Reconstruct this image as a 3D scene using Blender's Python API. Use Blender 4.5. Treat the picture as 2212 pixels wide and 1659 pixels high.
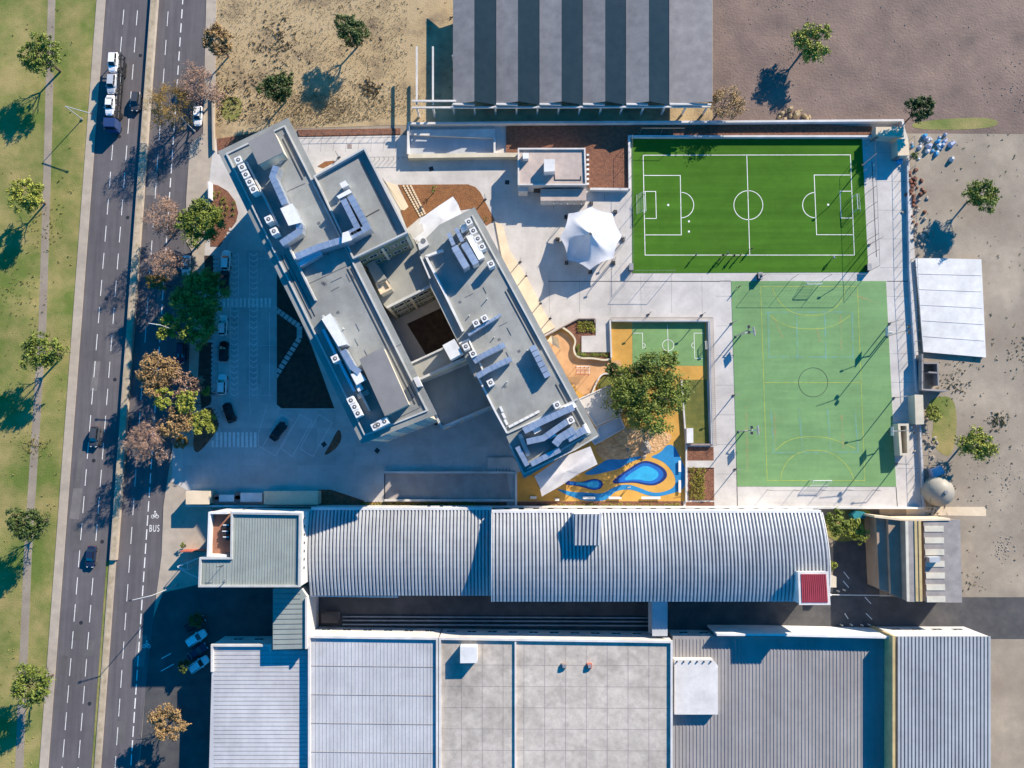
import bpy, bmesh, math, random
from mathutils import Vector, Matrix

random.seed(11)
R = math.radians
for o in list(bpy.data.objects):
    bpy.data.objects.remove(o)
SC = bpy.context.scene
COL = SC.collection

# ------------------------------------------------------------------ camera
F, CX, CY, NADY, H = 1600.0, 1106.0, 829.5, 975.0, 150.0   # survey grid units (2212 wide), flying height
TILT = math.atan((NADY - CY) / F)
cam_d = bpy.data.cameras.new('camera')
cam = bpy.data.objects.new('camera', cam_d)
COL.objects.link(cam)
cam.location = (0, 0, H)
cam.rotation_euler = (TILT, 0, 0)
cam_d.sensor_width = 36.0
cam_d.lens = 36.0 * F / 2212.0
cam_d.clip_end = 6000
SC.camera = cam

# ------------------------------------------------------------------ sky and sun
SUN_EL = R(25.5)
SUN_AZ = (0.64, 0.77)            # horizontal direction towards the sun
w = bpy.data.worlds.new('World')
SC.world = w
w.use_nodes = True
nt = w.node_tree
nt.nodes.clear()
sky = nt.nodes.new('ShaderNodeTexSky')
sky.sky_type = 'NISHITA'
sky.sun_disc = False
sky.sun_elevation = SUN_EL
sky.sun_rotation = math.atan2(SUN_AZ[0], SUN_AZ[1])
sky.air_density = 0.75
sky.dust_density = 0.0
sky.ozone_density = 10.0
bg = nt.nodes.new('ShaderNodeBackground')
bg.inputs['Strength'].default_value = 0.14
out = nt.nodes.new('ShaderNodeOutputWorld')
hs = nt.nodes.new('ShaderNodeHueSaturation')      # very clear, deep blue winter sky
hs.inputs['Hue'].default_value = 0.485
hs.inputs['Saturation'].default_value = 1.75
nt.links.new(sky.outputs[0], hs.inputs['Color'])
nt.links.new(hs.outputs[0], bg.inputs[0])
nt.links.new(bg.outputs[0], out.inputs[0])
sun_d = bpy.data.lights.new('sun', 'SUN')
sun_d.energy = 5.0
sun_d.angle = R(0.5)
sun_d.color = (1.0, 0.88, 0.72)
sun = bpy.data.objects.new('sun', sun_d)
COL.objects.link(sun)
n = math.hypot(*SUN_AZ)
sv = Vector((SUN_AZ[0] / n * math.cos(SUN_EL), SUN_AZ[1] / n * math.cos(SUN_EL), math.sin(SUN_EL)))
sun.rotation_euler = (-sv).to_track_quat('-Z', 'Y').to_euler()
sun.location = sv * 300
SC.view_settings.view_transform = 'Standard'
SC.view_settings.look = 'None'
SC.view_settings.gamma = 1.0
SC.view_settings.use_curve_mapping = False
SC.view_settings.exposure = 0.94

# ------------------------------------------------------------------ survey helpers
_c, _s = math.cos(TILT), math.sin(TILT)


def at(u, v, z=0.0):
    """grid reference of a point known to lie at height z -> metres"""
    dx = (u - CX) / F
    dy = (CY - v) / F
    wy = dy * _c + _s
    wz = dy * _s - _c
    t = (H - z) / -wz
    return Vector((dx * t, wy * t, z))


TT = {}
for k, y in (('a', 360), ('b', 940), ('c', 1500), ('d', 1920)):
    for i, (x, wd) in enumerate(((300, 800), (1100, 800), (1900, 800), (2700, 840))):
        TT[k + str(i + 1)] = (x, y, wd / 2212)
for i, (x, y) in enumerate(((800, 430), (1150, 540), (1500, 720), (950, 800), (1300, 880), (1150, 1160), (1600, 1100), (1250, 1350))):
    TT['e' + str(i + 1)] = (x, y, 500 / 2212)
TT.update(f1=(1750, 1350, 600 / 2212), f2=(2040, 1180, 660 / 2212), f3=(660, 1780, 600 / 2212),
          f4=(3240, 400, 300 / 2212), f5=(3240, 1380, 300 / 905), f6=(3040, 1900, 500 / 1338))
K = 2212 / 3840


def q(tile, *pts):
    x0, y0, s = TT[tile]
    return [((x0 + x * s) * K, (y0 + y * s) * K) for x, y in pts]


def P(pts, z=0.0):
    return [at(u, v, z) for u, v in pts]


# ------------------------------------------------------------------ materials
MATS = {}


def mat(name, c1, c2=None, rough=0.8, scale=0.6, detail=6.0, metal=0.0, bump=0.0, bscale=8.0, rnd=0.0, contrast=(0.35, 0.65), stretch=None, spec=0.3, c3=None, world=True, grime=.13):
    if name in MATS:
        return MATS[name]
    m = bpy.data.materials.new(name)
    m.use_nodes = True
    t = m.node_tree
    b = t.nodes['Principled BSDF']
    b.inputs['Roughness'].default_value = rough
    b.inputs['Metallic'].default_value = metal
    b.inputs['Specular IOR Level'].default_value = spec
    if c2 is None:
        c2 = tuple(x * 0.82 for x in c1)
    if world:
        tc = t.nodes.new('ShaderNodeNewGeometry')
        vec = tc.outputs['Position']
    else:
        tc = t.nodes.new('ShaderNodeTexCoord')
        vec = tc.outputs['Object']
    if stretch:
        mp = t.nodes.new('ShaderNodeMapping')
        mp.inputs['Scale'].default_value = stretch[:3]
        if len(stretch) > 3:
            mp.inputs['Rotation'].default_value = (0, 0, stretch[3])
        t.links.new(vec, mp.inputs['Vector'])
        vec = mp.outputs[0]
    nz = t.nodes.new('ShaderNodeTexNoise')
    nz.inputs['Scale'].default_value = scale
    nz.inputs['Detail'].default_value = detail
    nz.inputs['Roughness'].default_value = 0.62
    t.links.new(vec, nz.inputs['Vector'])
    cr = t.nodes.new('ShaderNodeValToRGB')
    cr.color_ramp.elements[0].position = contrast[0]
    cr.color_ramp.elements[1].position = contrast[1]
    cr.color_ramp.elements[0].color = (*c2, 1)
    cr.color_ramp.elements[1].color = (*c1, 1)
    if c3:
        e = cr.color_ramp.elements.new(0.5 * (contrast[0] + contrast[1]))
        e.color = (*c3, 1)
    t.links.new(nz.outputs['Fac'], cr.inputs[0])
    col = cr.outputs[0]
    if rnd:
        oi = t.nodes.new('ShaderNodeObjectInfo')
        mr = t.nodes.new('ShaderNodeMapRange')
        mr.inputs['To Min'].default_value = 1 - rnd
        mr.inputs['To Max'].default_value = 1 + rnd
        t.links.new(oi.outputs['Random'], mr.inputs['Value'])
        mx = t.nodes.new('ShaderNodeVectorMath')
        mx.operation = 'SCALE'
        t.links.new(col, mx.inputs[0])
        t.links.new(mr.outputs[0], mx.inputs['Scale'])
        col = mx.outputs[0]
    if world and grime:
        pos = tc.outputs['Position']
        fac = None
        for sc_, dt_, lo_, hi_, a_ in ((.055, 9, .36, .62, grime), (.45, 10, .3, .6, grime * .7), (3.5, 4, .3, .7, grime * .4)):
            n3 = t.nodes.new('ShaderNodeTexNoise')
            n3.inputs['Scale'].default_value = sc_
            n3.inputs['Detail'].default_value = dt_
            n3.inputs['Roughness'].default_value = .65
            t.links.new(pos, n3.inputs['Vector'])
            m3 = t.nodes.new('ShaderNodeMapRange')
            m3.inputs['From Min'].default_value = lo_
            m3.inputs['From Max'].default_value = hi_
            m3.inputs['To Min'].default_value = 1 - a_
            m3.inputs['To Max'].default_value = 1 + a_ * .35
            t.links.new(n3.outputs['Fac'], m3.inputs['Value'])
            if fac is None:
                fac = m3.outputs[0]
            else:
                mu = t.nodes.new('ShaderNodeMath')
                mu.operation = 'MULTIPLY'
                t.links.new(fac, mu.inputs[0])
                t.links.new(m3.outputs[0], mu.inputs[1])
                fac = mu.outputs[0]
        m4 = t.nodes.new('ShaderNodeVectorMath')
        m4.operation = 'SCALE'
        t.links.new(col, m4.inputs[0])
        t.links.new(fac, m4.inputs['Scale'])
        col = m4.outputs[0]
    t.links.new(col, b.inputs['Base Color'])
    if bump:
        n2 = t.nodes.new('ShaderNodeTexNoise')
        n2.inputs['Scale'].default_value = bscale
        n2.inputs['Detail'].default_value = 4
        t.links.new(vec, n2.inputs['Vector'])
        bp = t.nodes.new('ShaderNodeBump')
        bp.inputs['Strength'].default_value = bump
        bp.inputs['Distance'].default_value = 0.3
        t.links.new(n2.outputs['Fac'], bp.inputs['Height'])
        t.links.new(bp.outputs[0], b.inputs['Normal'])
    MATS[name] = m
    return m


M = dict(
    earth=mat('earth', (.42, .345, .26), (.24, .19, .145), scale=.07, bump=.25, c3=(.30, .25, .19), contrast=(.3, .7), detail=12),
    drygrass=mat('dry_grass', (.46, .345, .20), (.20, .145, .09), scale=.16, detail=14, bump=.3, bscale=3, contrast=(.3, .7), c3=(.42, .31, .17)),
    brownearth=mat('brown_earth', (.24, .165, .13), (.12, .085, .075), scale=.13, detail=14, bump=.3, bscale=2, contrast=(.28, .72)),
    grass=mat('grass', (.13, .17, .03), (.34, .27, .10), scale=.12, detail=14, bump=.3, bscale=5, contrast=(.35, .62)),
    asphalt=mat('asphalt', (.142, .128, .13), (.092, .084, .09), scale=.9, detail=10, stretch=(1, .06, 1, .075), contrast=(.3, .7), rough=.85),
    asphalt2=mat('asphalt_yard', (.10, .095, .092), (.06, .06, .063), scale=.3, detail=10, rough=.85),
    sidewalk=mat('sidewalk', (.46, .385, .30), (.36, .305, .245), scale=.5, detail=10, contrast=(.3, .7)),
    median=mat('median_top', (.50, .40, .28), (.34, .27, .17), scale=.9, detail=10),
    paint=mat('road_paint', (.78, .77, .74), (.55, .53, .50), scale=1.5, contrast=(.25, .5), detail=9),
    yellow=mat('yellow_paint', (.40, .44, .08), (.24, .35, .10), scale=1.0),
    bluepaint=mat('blue_line_paint', (.15, .31, .23), (.16, .30, .13), scale=.8, contrast=(.4, .6)),
    redpaint=mat('red_line_paint', (.25, .26, .11), (.17, .30, .12), scale=.8, contrast=(.4, .65)),
    darkpaint=mat('dark_line_paint', (.06, .10, .07), None),
    concrete=mat('concrete', (.56, .525, .49), (.475, .445, .415), scale=.22, detail=10, contrast=(.3, .7)),
    concrete2=mat('concrete_slab', (.50, .475, .455), (.42, .40, .385), scale=.4, detail=10, rnd=.1, contrast=(.3, .7)),
    cream=mat('cream_render', (.72, .58, .41), (.66, .53, .37), scale=.5, rough=.85),
    creamwall=mat('cream_wall', (.62, .55, .42), (.54, .48, .37), scale=.4, rough=.85),
    white=mat('white_paint', (.72, .71, .69), (.62, .61, .59), scale=.5, rough=.7),
    whitewall=mat('white_wall', (.66, .63, .595), (.55, .525, .50), scale=.4, rough=.8),
    mulch=mat('mulch', (.29, .125, .07), (.14, .062, .04), scale=1.6, detail=12, bump=.9, bscale=6, contrast=(.3, .7)),
    mulch2=mat('orange_mulch', (.31, .135, .05), (.20, .085, .035), scale=1.2, detail=12, bump=.7, bscale=6, contrast=(.3, .7)),
    kiosk=mat('kiosk_roof', (.50, .41, .36), (.42, .345, .305), scale=.8, detail=10),
    sail=mat('sail_shade_grey', (.60, .59, .60), (.52, .51, .53), scale=.4, rough=.7),  # white fabric greyed in colour for the building's partial shadow
    linkroof=mat('link_roof', (.22, .25, .25), (.165, .19, .19), scale=.3, detail=9, stretch=(1, .2, 1, .46)),
    ramp=mat('ramp_concrete', (.42, .37, .34), (.33, .29, .27), scale=.3, detail=10),
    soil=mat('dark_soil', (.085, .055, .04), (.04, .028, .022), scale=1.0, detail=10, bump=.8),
    turf=mat('football_turf', (.068, .175, .018), (.048, .132, .013), scale=.5, detail=10, stretch=(.05, 1, 1), bump=.15, bscale=20, rough=.95, spec=.1),
    court=mat('court_green', (.175, .315, .125), (.14, .27, .108), scale=.9, detail=10, stretch=(.1, 1, 1), contrast=(.3, .7)),
    kidcourt=mat('kid_court_green', (.19, .33, .125), (.155, .28, .11), scale=.5),
    olive=mat('olive_turf', (.17, .165, .035), (.105, .12, .025), scale=.8, detail=10, bump=.5, bscale=12),
    orange=mat('orange_rubber', (.60, .335, .075), (.49, .265, .055), scale=.35, detail=9, contrast=(.3, .7)),
    tan=mat('tan_rubber', (.60, .345, .17), (.52, .29, .14), scale=.4, detail=9),
    sand=mat('sand_rock', (.66, .42, .22), (.42, .24, .11), scale=.9, detail=12, bump=.9, bscale=2, contrast=(.3, .7)),
    blue1=mat('rubber_blue', (.02, .22, .48), (.015, .18, .40), scale=.5),
    blue2=mat('rubber_navy', (.008, .03, .16), (.006, .025, .12), scale=.5),
    blue3=mat('rubber_mid_blue', (.01, .12, .45), (.008, .10, .38), scale=.5),
    blue4=mat('rubber_cyan', (.03, .36, .62), (.02, .28, .52), scale=.5),
    membrane=mat('roof_membrane', (.295, .30, .28), (.225, .23, .22), scale=.25, detail=10, stretch=(1, .3, 1, .46), contrast=(.25, .7), rough=.75, grime=.2),
    penthouse=mat('penthouse_roof', (.245, .235, .225), (.205, .20, .195), scale=.15, detail=8, contrast=(.2, .8), rough=.75),
    membrane2=mat('connector_roof', (.32, .315, .28), (.26, .26, .235), scale=.3, detail=9, stretch=(1, .25, 1, .46)),
    kerb=mat('roof_kerb', (.50, .50, .48), None, scale=.5),
    darkline=mat('dark_cable', (.06, .06, .06), None),
    duct=mat('galvanised_duct', (.72, .76, .82), (.60, .65, .72), metal=.8, rough=.38, scale=.6, spec=.5),
    unit=mat('unit_casing', (.74, .73, .70), (.64, .63, .61), rough=.5, scale=.8, world=False),
    fan=mat('fan_black', (.13, .125, .125), None, rough=.6),
    metal=mat('grey_metal', (.36, .36, .36), None, metal=.5, rough=.5),
    pole=mat('pole_grey', (.22, .22, .22), (.16, .16, .16), metal=.4, rough=.5),
    darkmetal=mat('dark_metal', (.05, .05, .055), None, metal=.4, rough=.5),
    glass=mat('window_glass', (.02, .03, .03), None, rough=.08, spec=.6),
    carglass=mat('car_glass', (.012, .015, .018), None, rough=.06, spec=.7),
    facade=mat('green_facade', (.19, .215, .14), (.145, .17, .115), scale=.4),
    vault=mat('vault_steel', (.48, .49, .495), (.40, .41, .42), scale=.35, detail=8, stretch=(1, .12, 1), rough=.55, metal=.15, rnd=.05),
    vaultbase=mat('vault_groove_shade', (.26, .27, .29), (.21, .22, .24), scale=.4, rough=.6),  # roof steel coloured darker to deepen the shade between ribs
    greenroof=mat('office_roof', (.31, .345, .315), (.255, .285, .265), scale=.4, detail=9, stretch=(1, .1, 1), rough=.7, contrast=(.25, .75)),
    terracotta=mat('terracotta', (.34, .16, .10), (.26, .12, .08), scale=.8),
    whiteroof=mat('white_sheet_roof', (.52, .52, .53), (.43, .43, .445), scale=.35, detail=9, stretch=(1, .1, 1), rnd=.03),
    greyroof=mat('grey_sheet_roof', (.46, .48, .50), (.39, .41, .43), scale=.35, detail=9, stretch=(1, .1, 1), rnd=.03),
    beigeroof=mat('beige_roof', (.52, .465, .40), (.37, .325, .28), scale=.8, detail=12, contrast=(.25, .65), grime=.25),
    purproof=mat('purlin_roof', (.33, .31, .30), (.26, .245, .24), scale=.3, detail=8, stretch=(1, .1, 1)),
    redroof=mat('red_sheet_roof', (.40, .055, .075), (.33, .045, .06), scale=.4, rough=.6, rnd=.06),
    brownroof=mat('brown_roof', (.36, .27, .20), (.28, .21, .155), scale=.3, detail=10),
    yellowtrim=mat('yellow_trim', (.55, .42, .20), None),
    fibre=mat('fibre_cement', (.33, .30, .28), (.25, .23, .22), scale=.5, rnd=.08),
    skylight=mat('skylight_sheet', (.62, .58, .47), (.52, .48, .40), scale=.5),
    tent=mat('tent_fabric', (.66, .655, .67), (.58, .575, .60), scale=.3, rough=.6),
    bark=mat('bark', (.13, .095, .07), (.07, .05, .04), scale=3),
    twig=mat('twig', (.26, .185, .14), (.17, .12, .095), scale=1),
    rubber=mat('tyre', (.02, .02, .02), None),
    rim=mat('rim', (.4, .4, .42), None, metal=.8, rough=.3),
    red=mat('red_light', (.4, .01, .01), None, rough=.3),
    lamp=mat('lamp_lens', (.75, .75, .72), None, rough=.2),
    brick=mat('garden_wall', (.34, .28, .25), (.20, .155, .14), scale=2.2, detail=8),
    net=mat('net_cord', (.40, .44, .40), None),
    tarpblue=mat('teal_tarp', (.03, .25, .27), None),
    cyan=mat('cyan_tarp', (.03, .33, .62), None, rough=.5),
    wood=mat('timber', (.42, .22, .07), (.33, .16, .05), scale=2),
    redmetal=mat('red_metal', (.45, .12, .08), None),
    rust=mat('rusty_scrap', (.27, .10, .05), (.16, .06, .04), scale=1.5, detail=8),
    bag=mat('plastic_bag', (.55, .55, .62), (.35, .38, .5), scale=1.0),
    stone=mat('rubble', (.42, .36, .29), (.28, .24, .2), scale=1.0, detail=10, rnd=.2),
    tank=mat('tank_shell', (.40, .36, .29), (.33, .30, .24), scale=.3, rough=.5),
)
LEAF = dict(
    green=mat('leaf_green', (.215, .255, .038), (.075, .115, .018), scale=.9, contrast=(.35, .62), rough=.65),
    dark=mat('leaf_dark', (.085, .12, .025), (.03, .055, .014), scale=.9, rough=.65),
    lime=mat('leaf_lime', (.34, .35, .05), (.19, .22, .035), scale=.9, rough=.65),
    brown=mat('leaf_brown', (.40, .255, .10), (.22, .14, .07), scale=.8, rough=.7),
    pink=mat('leaf_pink_brown', (.40, .25, .17), (.25, .155, .11), scale=.8, rough=.7),
    ochre=mat('leaf_ochre', (.33, .20, .045), (.2, .13, .04), scale=.8, rough=.7),
    yellow=mat('leaf_yellow', (.30, .25, .03), (.16, .15, .03), scale=1.5, rough=.7),
)


# ------------------------------------------------------------------ mesh helpers
class MB:
    def __init__(self):
        self.v, self.f, self.mi = [], [], []
        self.cur = 0

    def add(self, vs, fs):
        b = len(self.v)
        self.v += [tuple(x) for x in vs]
        for f in fs:
            self.f.append([b + i for i in f])
            self.mi.append(self.cur)
        return self

    def prism(self, pts, z0, z1, top=None):
        """pts: list of Vector/xy ring (any winding)"""
        n_ = len(pts)
        a = sum(pts[i][0] * pts[(i + 1) % n_][1] - pts[(i + 1) % n_][0] * pts[i][1] for i in range(n_))
        if a < 0:
            pts = pts[::-1]
            if top:
                top = top[::-1]
        tp = top or pts
        vs = [(p[0], p[1], z0) for p in pts] + [(p[0], p[1], z1) for p in tp]
        fs = [list(range(n_ - 1, -1, -1)), list(range(n_, 2 * n_))]
        fs += [[i, (i + 1) % n_, n_ + (i + 1) % n_, n_ + i] for i in range(n_)]
        return self.add(vs, fs)

    def box(self, c, s, rz=0.0):
        x, y, z = s[0] / 2, s[1] / 2, s[2] / 2
        ca, sa = math.cos(rz), math.sin(rz)
        vs = []
        for dz in (-z, z):
            for dx, dy in ((-x, -y), (x, -y), (x, y), (-x, y)):
                vs.append((c[0] + dx * ca - dy * sa, c[1] + dx * sa + dy * ca, c[2] + dz))
        return self.add(vs, [[3, 2, 1, 0], [4, 5, 6, 7], [0, 1, 5, 4], [1, 2, 6, 5], [2, 3, 7, 6], [3, 0, 4, 7]])

    def tube(self, p0, p1, r0, r1=None, n_=6, cap=True):
        p0, p1 = Vector(p0), Vector(p1)
        r1 = r0 if r1 is None else r1
        d = (p1 - p0)
        if d.length < 1e-6:
            return self
        d.normalize()
        a = d.orthogonal().normalized()
        b = d.cross(a)
        vs = []
        for p, r in ((p0, r0), (p1, r1)):
            for i in range(n_):
                t = 2 * math.pi * i / n_
                vs.append(p + a * math.cos(t) * r + b * math.sin(t) * r)
        fs = [[i, (i + 1) % n_, n_ + (i + 1) % n_, n_ + i] for i in range(n_)]
        if cap:
            fs += [list(range(n_ - 1, -1, -1)), list(range(n_, 2 * n_))]
        return self.add(vs, fs)

    def bar(self, p0, p1, wd, z0, z1):
        """upright strip between two ground points"""
        p0, p1 = Vector(p0[:2]), Vector(p1[:2])
        d = (p1 - p0).normalized()
        nn = Vector((-d.y, d.x)) * wd / 2
        return self.prism([p0 - nn, p1 - nn, p1 + nn, p0 + nn], z0, z1)

    def strip(self, pts, wd, z0, z1, closed=False):
        """mitred strip along a polyline"""
        pts = [Vector((p[0], p[1])) for p in pts]
        n_ = len(pts)
        L, Rr = [], []
        for i in range(n_):
            if closed:
                a, b = pts[i - 1], pts[(i + 1) % n_]
            else:
                a, b = pts[max(i - 1, 0)], pts[min(i + 1, n_ - 1)]
            d0 = (pts[i] - a)
            d1 = (b - pts[i])
            if d0.length < 1e-6:
                d0 = d1
            if d1.length < 1e-6:
                d1 = d0
            d0, d1 = d0.normalized(), d1.normalized()
            t = (d0 + d1)
            t = t.normalized() if t.length > 1e-3 else d0
            nn = Vector((-t.y, t.x))
            k = max(0.45, abs(nn.dot(Vector((-d0.y, d0.x)))))
            L.append(pts[i] + nn * wd / 2 / k)
            Rr.append(pts[i] - nn * wd / 2 / k)
        m_ = n_ if closed else n_ - 1
        vs = []
        for z in (z0, z1):
            vs += [(p.x, p.y, z) for p in L] + [(p.x, p.y, z) for p in Rr]
        fs = []
        for i in range(m_):
            j = (i + 1) % n_
            l0, l1, r0, r1 = i, j, n_ + i, n_ + j
            L0, L1, R0, R1 = 2 * n_ + i, 2 * n_ + j, 3 * n_ + i, 3 * n_ + j
            fs += [[R0, R1, L1, L0], [r0, l0, l1, r1], [L0, L1, l1, l0], [r0, r1, R1, R0]]
        if not closed:
            fs += [[0, n_, 3 * n_, 2 * n_], [2 * n_ - 1, n_ - 1, 3 * n_ - 1, 4 * n_ - 1]]
        return self.add(vs, fs)

    def build(self, name, m, parent=None, local=False, smooth=False):
        me = bpy.data.meshes.new(name)
        off = Vector((0, 0, 0))
        pr = parent
        while pr is not None and not local:
            off += pr.location
            pr = pr.parent
        me.from_pydata([(x - off.x, y - off.y, z - off.z) for x, y, z in self.v], [], self.f)
        ms = m if isinstance(m, (list, tuple)) else [m]
        for x in ms:
            me.materials.append(x)
        if len(ms) > 1:
            me.polygons.foreach_set('material_index', self.mi)
        if smooth:
            me.polygons.foreach_set('use_smooth', [True] * len(me.polygons))
        me.update()
        o = bpy.data.objects.new(name, me)
        COL.objects.link(o)
        if parent is not None:
            o.parent = parent
        return o


def tag(o, label=None, cat=None, group=None, kind=None):
    if label:
        o['label'] = label
    if cat:
        o['category'] = cat
    if group:
        o['group'] = group
    if kind:
        o['kind'] = kind
    return o


def thing(name, label, cat, loc=(0, 0, 0), rz=0.0, group=None):
    o = bpy.data.objects.new(name, None)
    o.empty_display_size = 0.3
    COL.objects.link(o)
    o.location = loc
    o.rotation_euler = (0, 0, rz)
    return tag(o, label, cat, group)


def inst(name, mesh, parent=None, loc=(0, 0, 0), rz=0.0, scale=None):
    o = bpy.data.objects.new(name, mesh)
    COL.objects.link(o)
    if parent is not None:
        o.parent = parent
    o.location = loc
    o.rotation_euler = (0, 0, rz)
    if scale:
        o.scale = scale
    return o


KIDS = {}


def copy_tree(o, parent=None):
    c = o.copy()
    COL.objects.link(c)
    c.parent = parent
    for ch in [x for x in KIDS.get(o.name) or o.children]:
        copy_tree(ch, c)
    return c


def place(proto, first, loc, rz, label, group=None, scale=None):
    o = proto if first else copy_tree(proto)
    o.location = loc
    o.rotation_euler = (0, 0, rz)
    if scale:
        o.scale = scale
    tag(o, label, None, group)
    return o


ORD = ['first', 'second', 'third', 'fourth', 'fifth', 'sixth', 'seventh', 'eighth', 'ninth', 'tenth', 'eleventh', 'twelfth', 'thirteenth', 'fourteenth']


def sheet(name, pts, z, m, z0=-0.2):
    o = MB().prism(P(pts, z), z0, z).build(name, m)
    return tag(o, kind='structure')


def smooth_ring(pts, k=3):
    """Chaikin-rounded closed outline"""
    for _ in range(k):
        r = []
        for i in range(len(pts)):
            a, b = pts[i], pts[(i + 1) % len(pts)]
            r.append((a[0] * .75 + b[0] * .25, a[1] * .75 + b[1] * .25))
            r.append((a[0] * .25 + b[0] * .75, a[1] * .25 + b[1] * .75))
        pts = r
    return pts


def smooth_line(pts, k=3):
    for _ in range(k):
        r = [pts[0]]
        for i in range(len(pts) - 1):
            a, b = pts[i], pts[i + 1]
            r.append((a[0] * .75 + b[0] * .25, a[1] * .75 + b[1] * .25))
            r.append((a[0] * .25 + b[0] * .75, a[1] * .25 + b[1] * .75))
        r.append(pts[-1])
        pts = r
    return pts


def lerp(a, b, t):
    return (a[0] + (b[0] - a[0]) * t, a[1] + (b[1] - a[1]) * t)

# ================================================================== THE SETTING: ground, roads, pavements
g = MB().prism([(-3000, -3000), (3000, -3000), (3000, 3000), (-3000, 3000)], -4.0, 0.0).build('ground', M['earth'])
tag(g, kind='structure')


def lx(p0, p1, y):
    return p0[0] + (p1[0] - p0[0]) * (y - p0[1]) / (p1[1] - p0[1])


LSW = ((212, 207), (173, 729))                     # right edge of the far pavement
MEDL = ((310, 207), (218.6, 1451.6))
MEDR = ((324, 207), (232.5, 1451.6))
YT, YB = -250, 1950
sheet('grass_verge', [(lx((194, 207), (174, 416), YT) - 5, YT), (lx(*LSW, YT) - 18, YT), (lx(*LSW, YB) - 18, YB), (-400, YB), (-400, YT)], .03, M['grass'])
sw = sheet('sidewalk', [(lx(*LSW, YT) - 19, YT), (lx(*LSW, YT), YT), (lx(*LSW, YB), YB), (lx(*LSW, YB) - 19, YB)], .14, M['sidewalk'])
road_w = sheet('road', [(lx(*LSW, YT), YT), (lx(*MEDL, YT) + 4, YT), (lx(*MEDL, YB) + 4, YB), (lx(*LSW, YB), YB)], .02, M['asphalt'])
RE = [(452, YT), (438, 290), (410, 312), (402, 432), (402, 520), (415, 545), (408, 800), (372, 968), (353, 1093), (349, 1200), (331, 1335), (318, 1452), (272, YB)]
road_e = sheet('road', [(lx(*MEDR, YT) - 4, YT)] + RE + [(lx(*MEDR, YB) - 4, YB)], .024, M['asphalt'])

# median: raised planter wall, then a low kerbed strip
md = thing('median_barrier', 'long raised median wall with dry grass top between the two carriageways', 'barrier', at(270, 829, 0))
for (y0, y1, h) in ((YT, 1210, .85), (1210, YB, .22)):
    ring = [(lx(*MEDL, y0), y0), (lx(*MEDR, y0), y0), (lx(*MEDR, y1), y1), (lx(*MEDL, y1), y1)]
    MB().prism(P(ring, h), 0, h).build('wall_body', M['sidewalk'], md)
    ring2 = [(u + (2 if i in (0, 3) else -2), v) for i, (u, v) in enumerate(ring)]
    MB().prism(P(ring2, h), h - .05, h + .03).build('planting_strip', M['median'], md)
tag(MB().prism(P([(lx(*MEDL, 1212) - 6, 1212), (lx(*MEDL, 1212), 1212), (lx(*MEDL, YB), YB), (lx(*MEDL, YB) - 6, YB)], .05), -.1, .05).build('verge', M['grass']), kind='structure')


def dashes(p0, p1, first, period, length, wd, y_to, par, z, name='lane_dash'):
    y = first
    while y > YT + 20:
        y -= period
    me = None
    a = at(*p0)
    b = at(*p1)
    ang = math.atan2(b.y - a.y, b.x - a.x)
    while y < y_to:
        c = at(lx(p0, p1, y + length / 2), y + length / 2, z)
        if me is None:
            ln = (at(lx(p0, p1, y + length), y + length) - at(lx(p0, p1, y), y)).length
            o = MB().box((0, 0, 0), (ln, wd, .012)).build(name, M['paint'], par, local=True)
            me = o.data
        else:
            o = inst(name, me, par)
        o.location = (c.x, c.y, z)
        o.rotation_euler = (0, 0, ang)
        y += period


dashes((278.6, 257), (188.4, 1406), 257, 58.5, 31, .13, YB - 20, road_w, .034)
dashes((243.6, 314), (176, 1143), 314, 58.5, 31, .13, YB - 20, road_w, .034)
dashes((345.7, 273), (264.5, 1431), 273, 62, 31, .12, YB - 20, road_e, .038)
dashes((377, 263.6), (297.8, 1431), 263.6, 30.4, 19, .2, YB - 20, road_e, .038, 'bus_lane_dash')


# road lettering and cycle symbols
def letters(txt, c, size, par, z, mt, name):
    cu = bpy.data.curves.new(name, 'FONT')
    cu.body = txt
    cu.size = size
    cu.align_x = 'CENTER'
    cu.align_y = 'CENTER'
    cu.extrude = .006
    cu.space_character = 1.25
    tmp = bpy.data.objects.new('tmp', cu)
    COL.objects.link(tmp)
    bpy.context.view_layer.update()
    me = bpy.data.meshes.new_from_object(tmp.evaluated_get(bpy.context.evaluated_depsgraph_get()))
    bpy.data.objects.remove(tmp)
    me.materials.clear()
    me.materials.append(mt)
    o = inst(name, me, par, (c.x, c.y, z))
    return o


lt = letters('BUS', at(333.5, 1142), 2.1, road_e, .04, M['paint'], 'bus_lettering')
lt.scale = (.5, .92, 1)


def bike(c, par, z):
    m = MB()
    for dx in (-.42, .42):
        ring = [(c.x + dx + .32 * math.cos(t * math.pi / 8), c.y - .35 + .32 * math.sin(t * math.pi / 8)) for t in range(16)]
        m.strip(ring, .1, z, z + .012, closed=True)
    for a, b in (((-.42, -.35), (-.1, .15)), ((-.1, .15), (.3, .15)), ((.3, .15), (0, -.35)), ((-.42, -.35), (0, -.35)), ((.42, -.35), (.25, .35)), ((-.15, .25), (.05, .25))):
        m.bar((c.x + a[0], c.y + a[1]), (c.x + b[0], c.y + b[1]), .09, z, z + .014)
    m.box((c.x, c.y + .6, z + .006), (.3, .3, .012))
    m.build('cycle_symbol', M['paint'], par)


bike(at(335, 1112), road_e, .04)
bike(at(317, 1392), road_e, .04)

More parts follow.
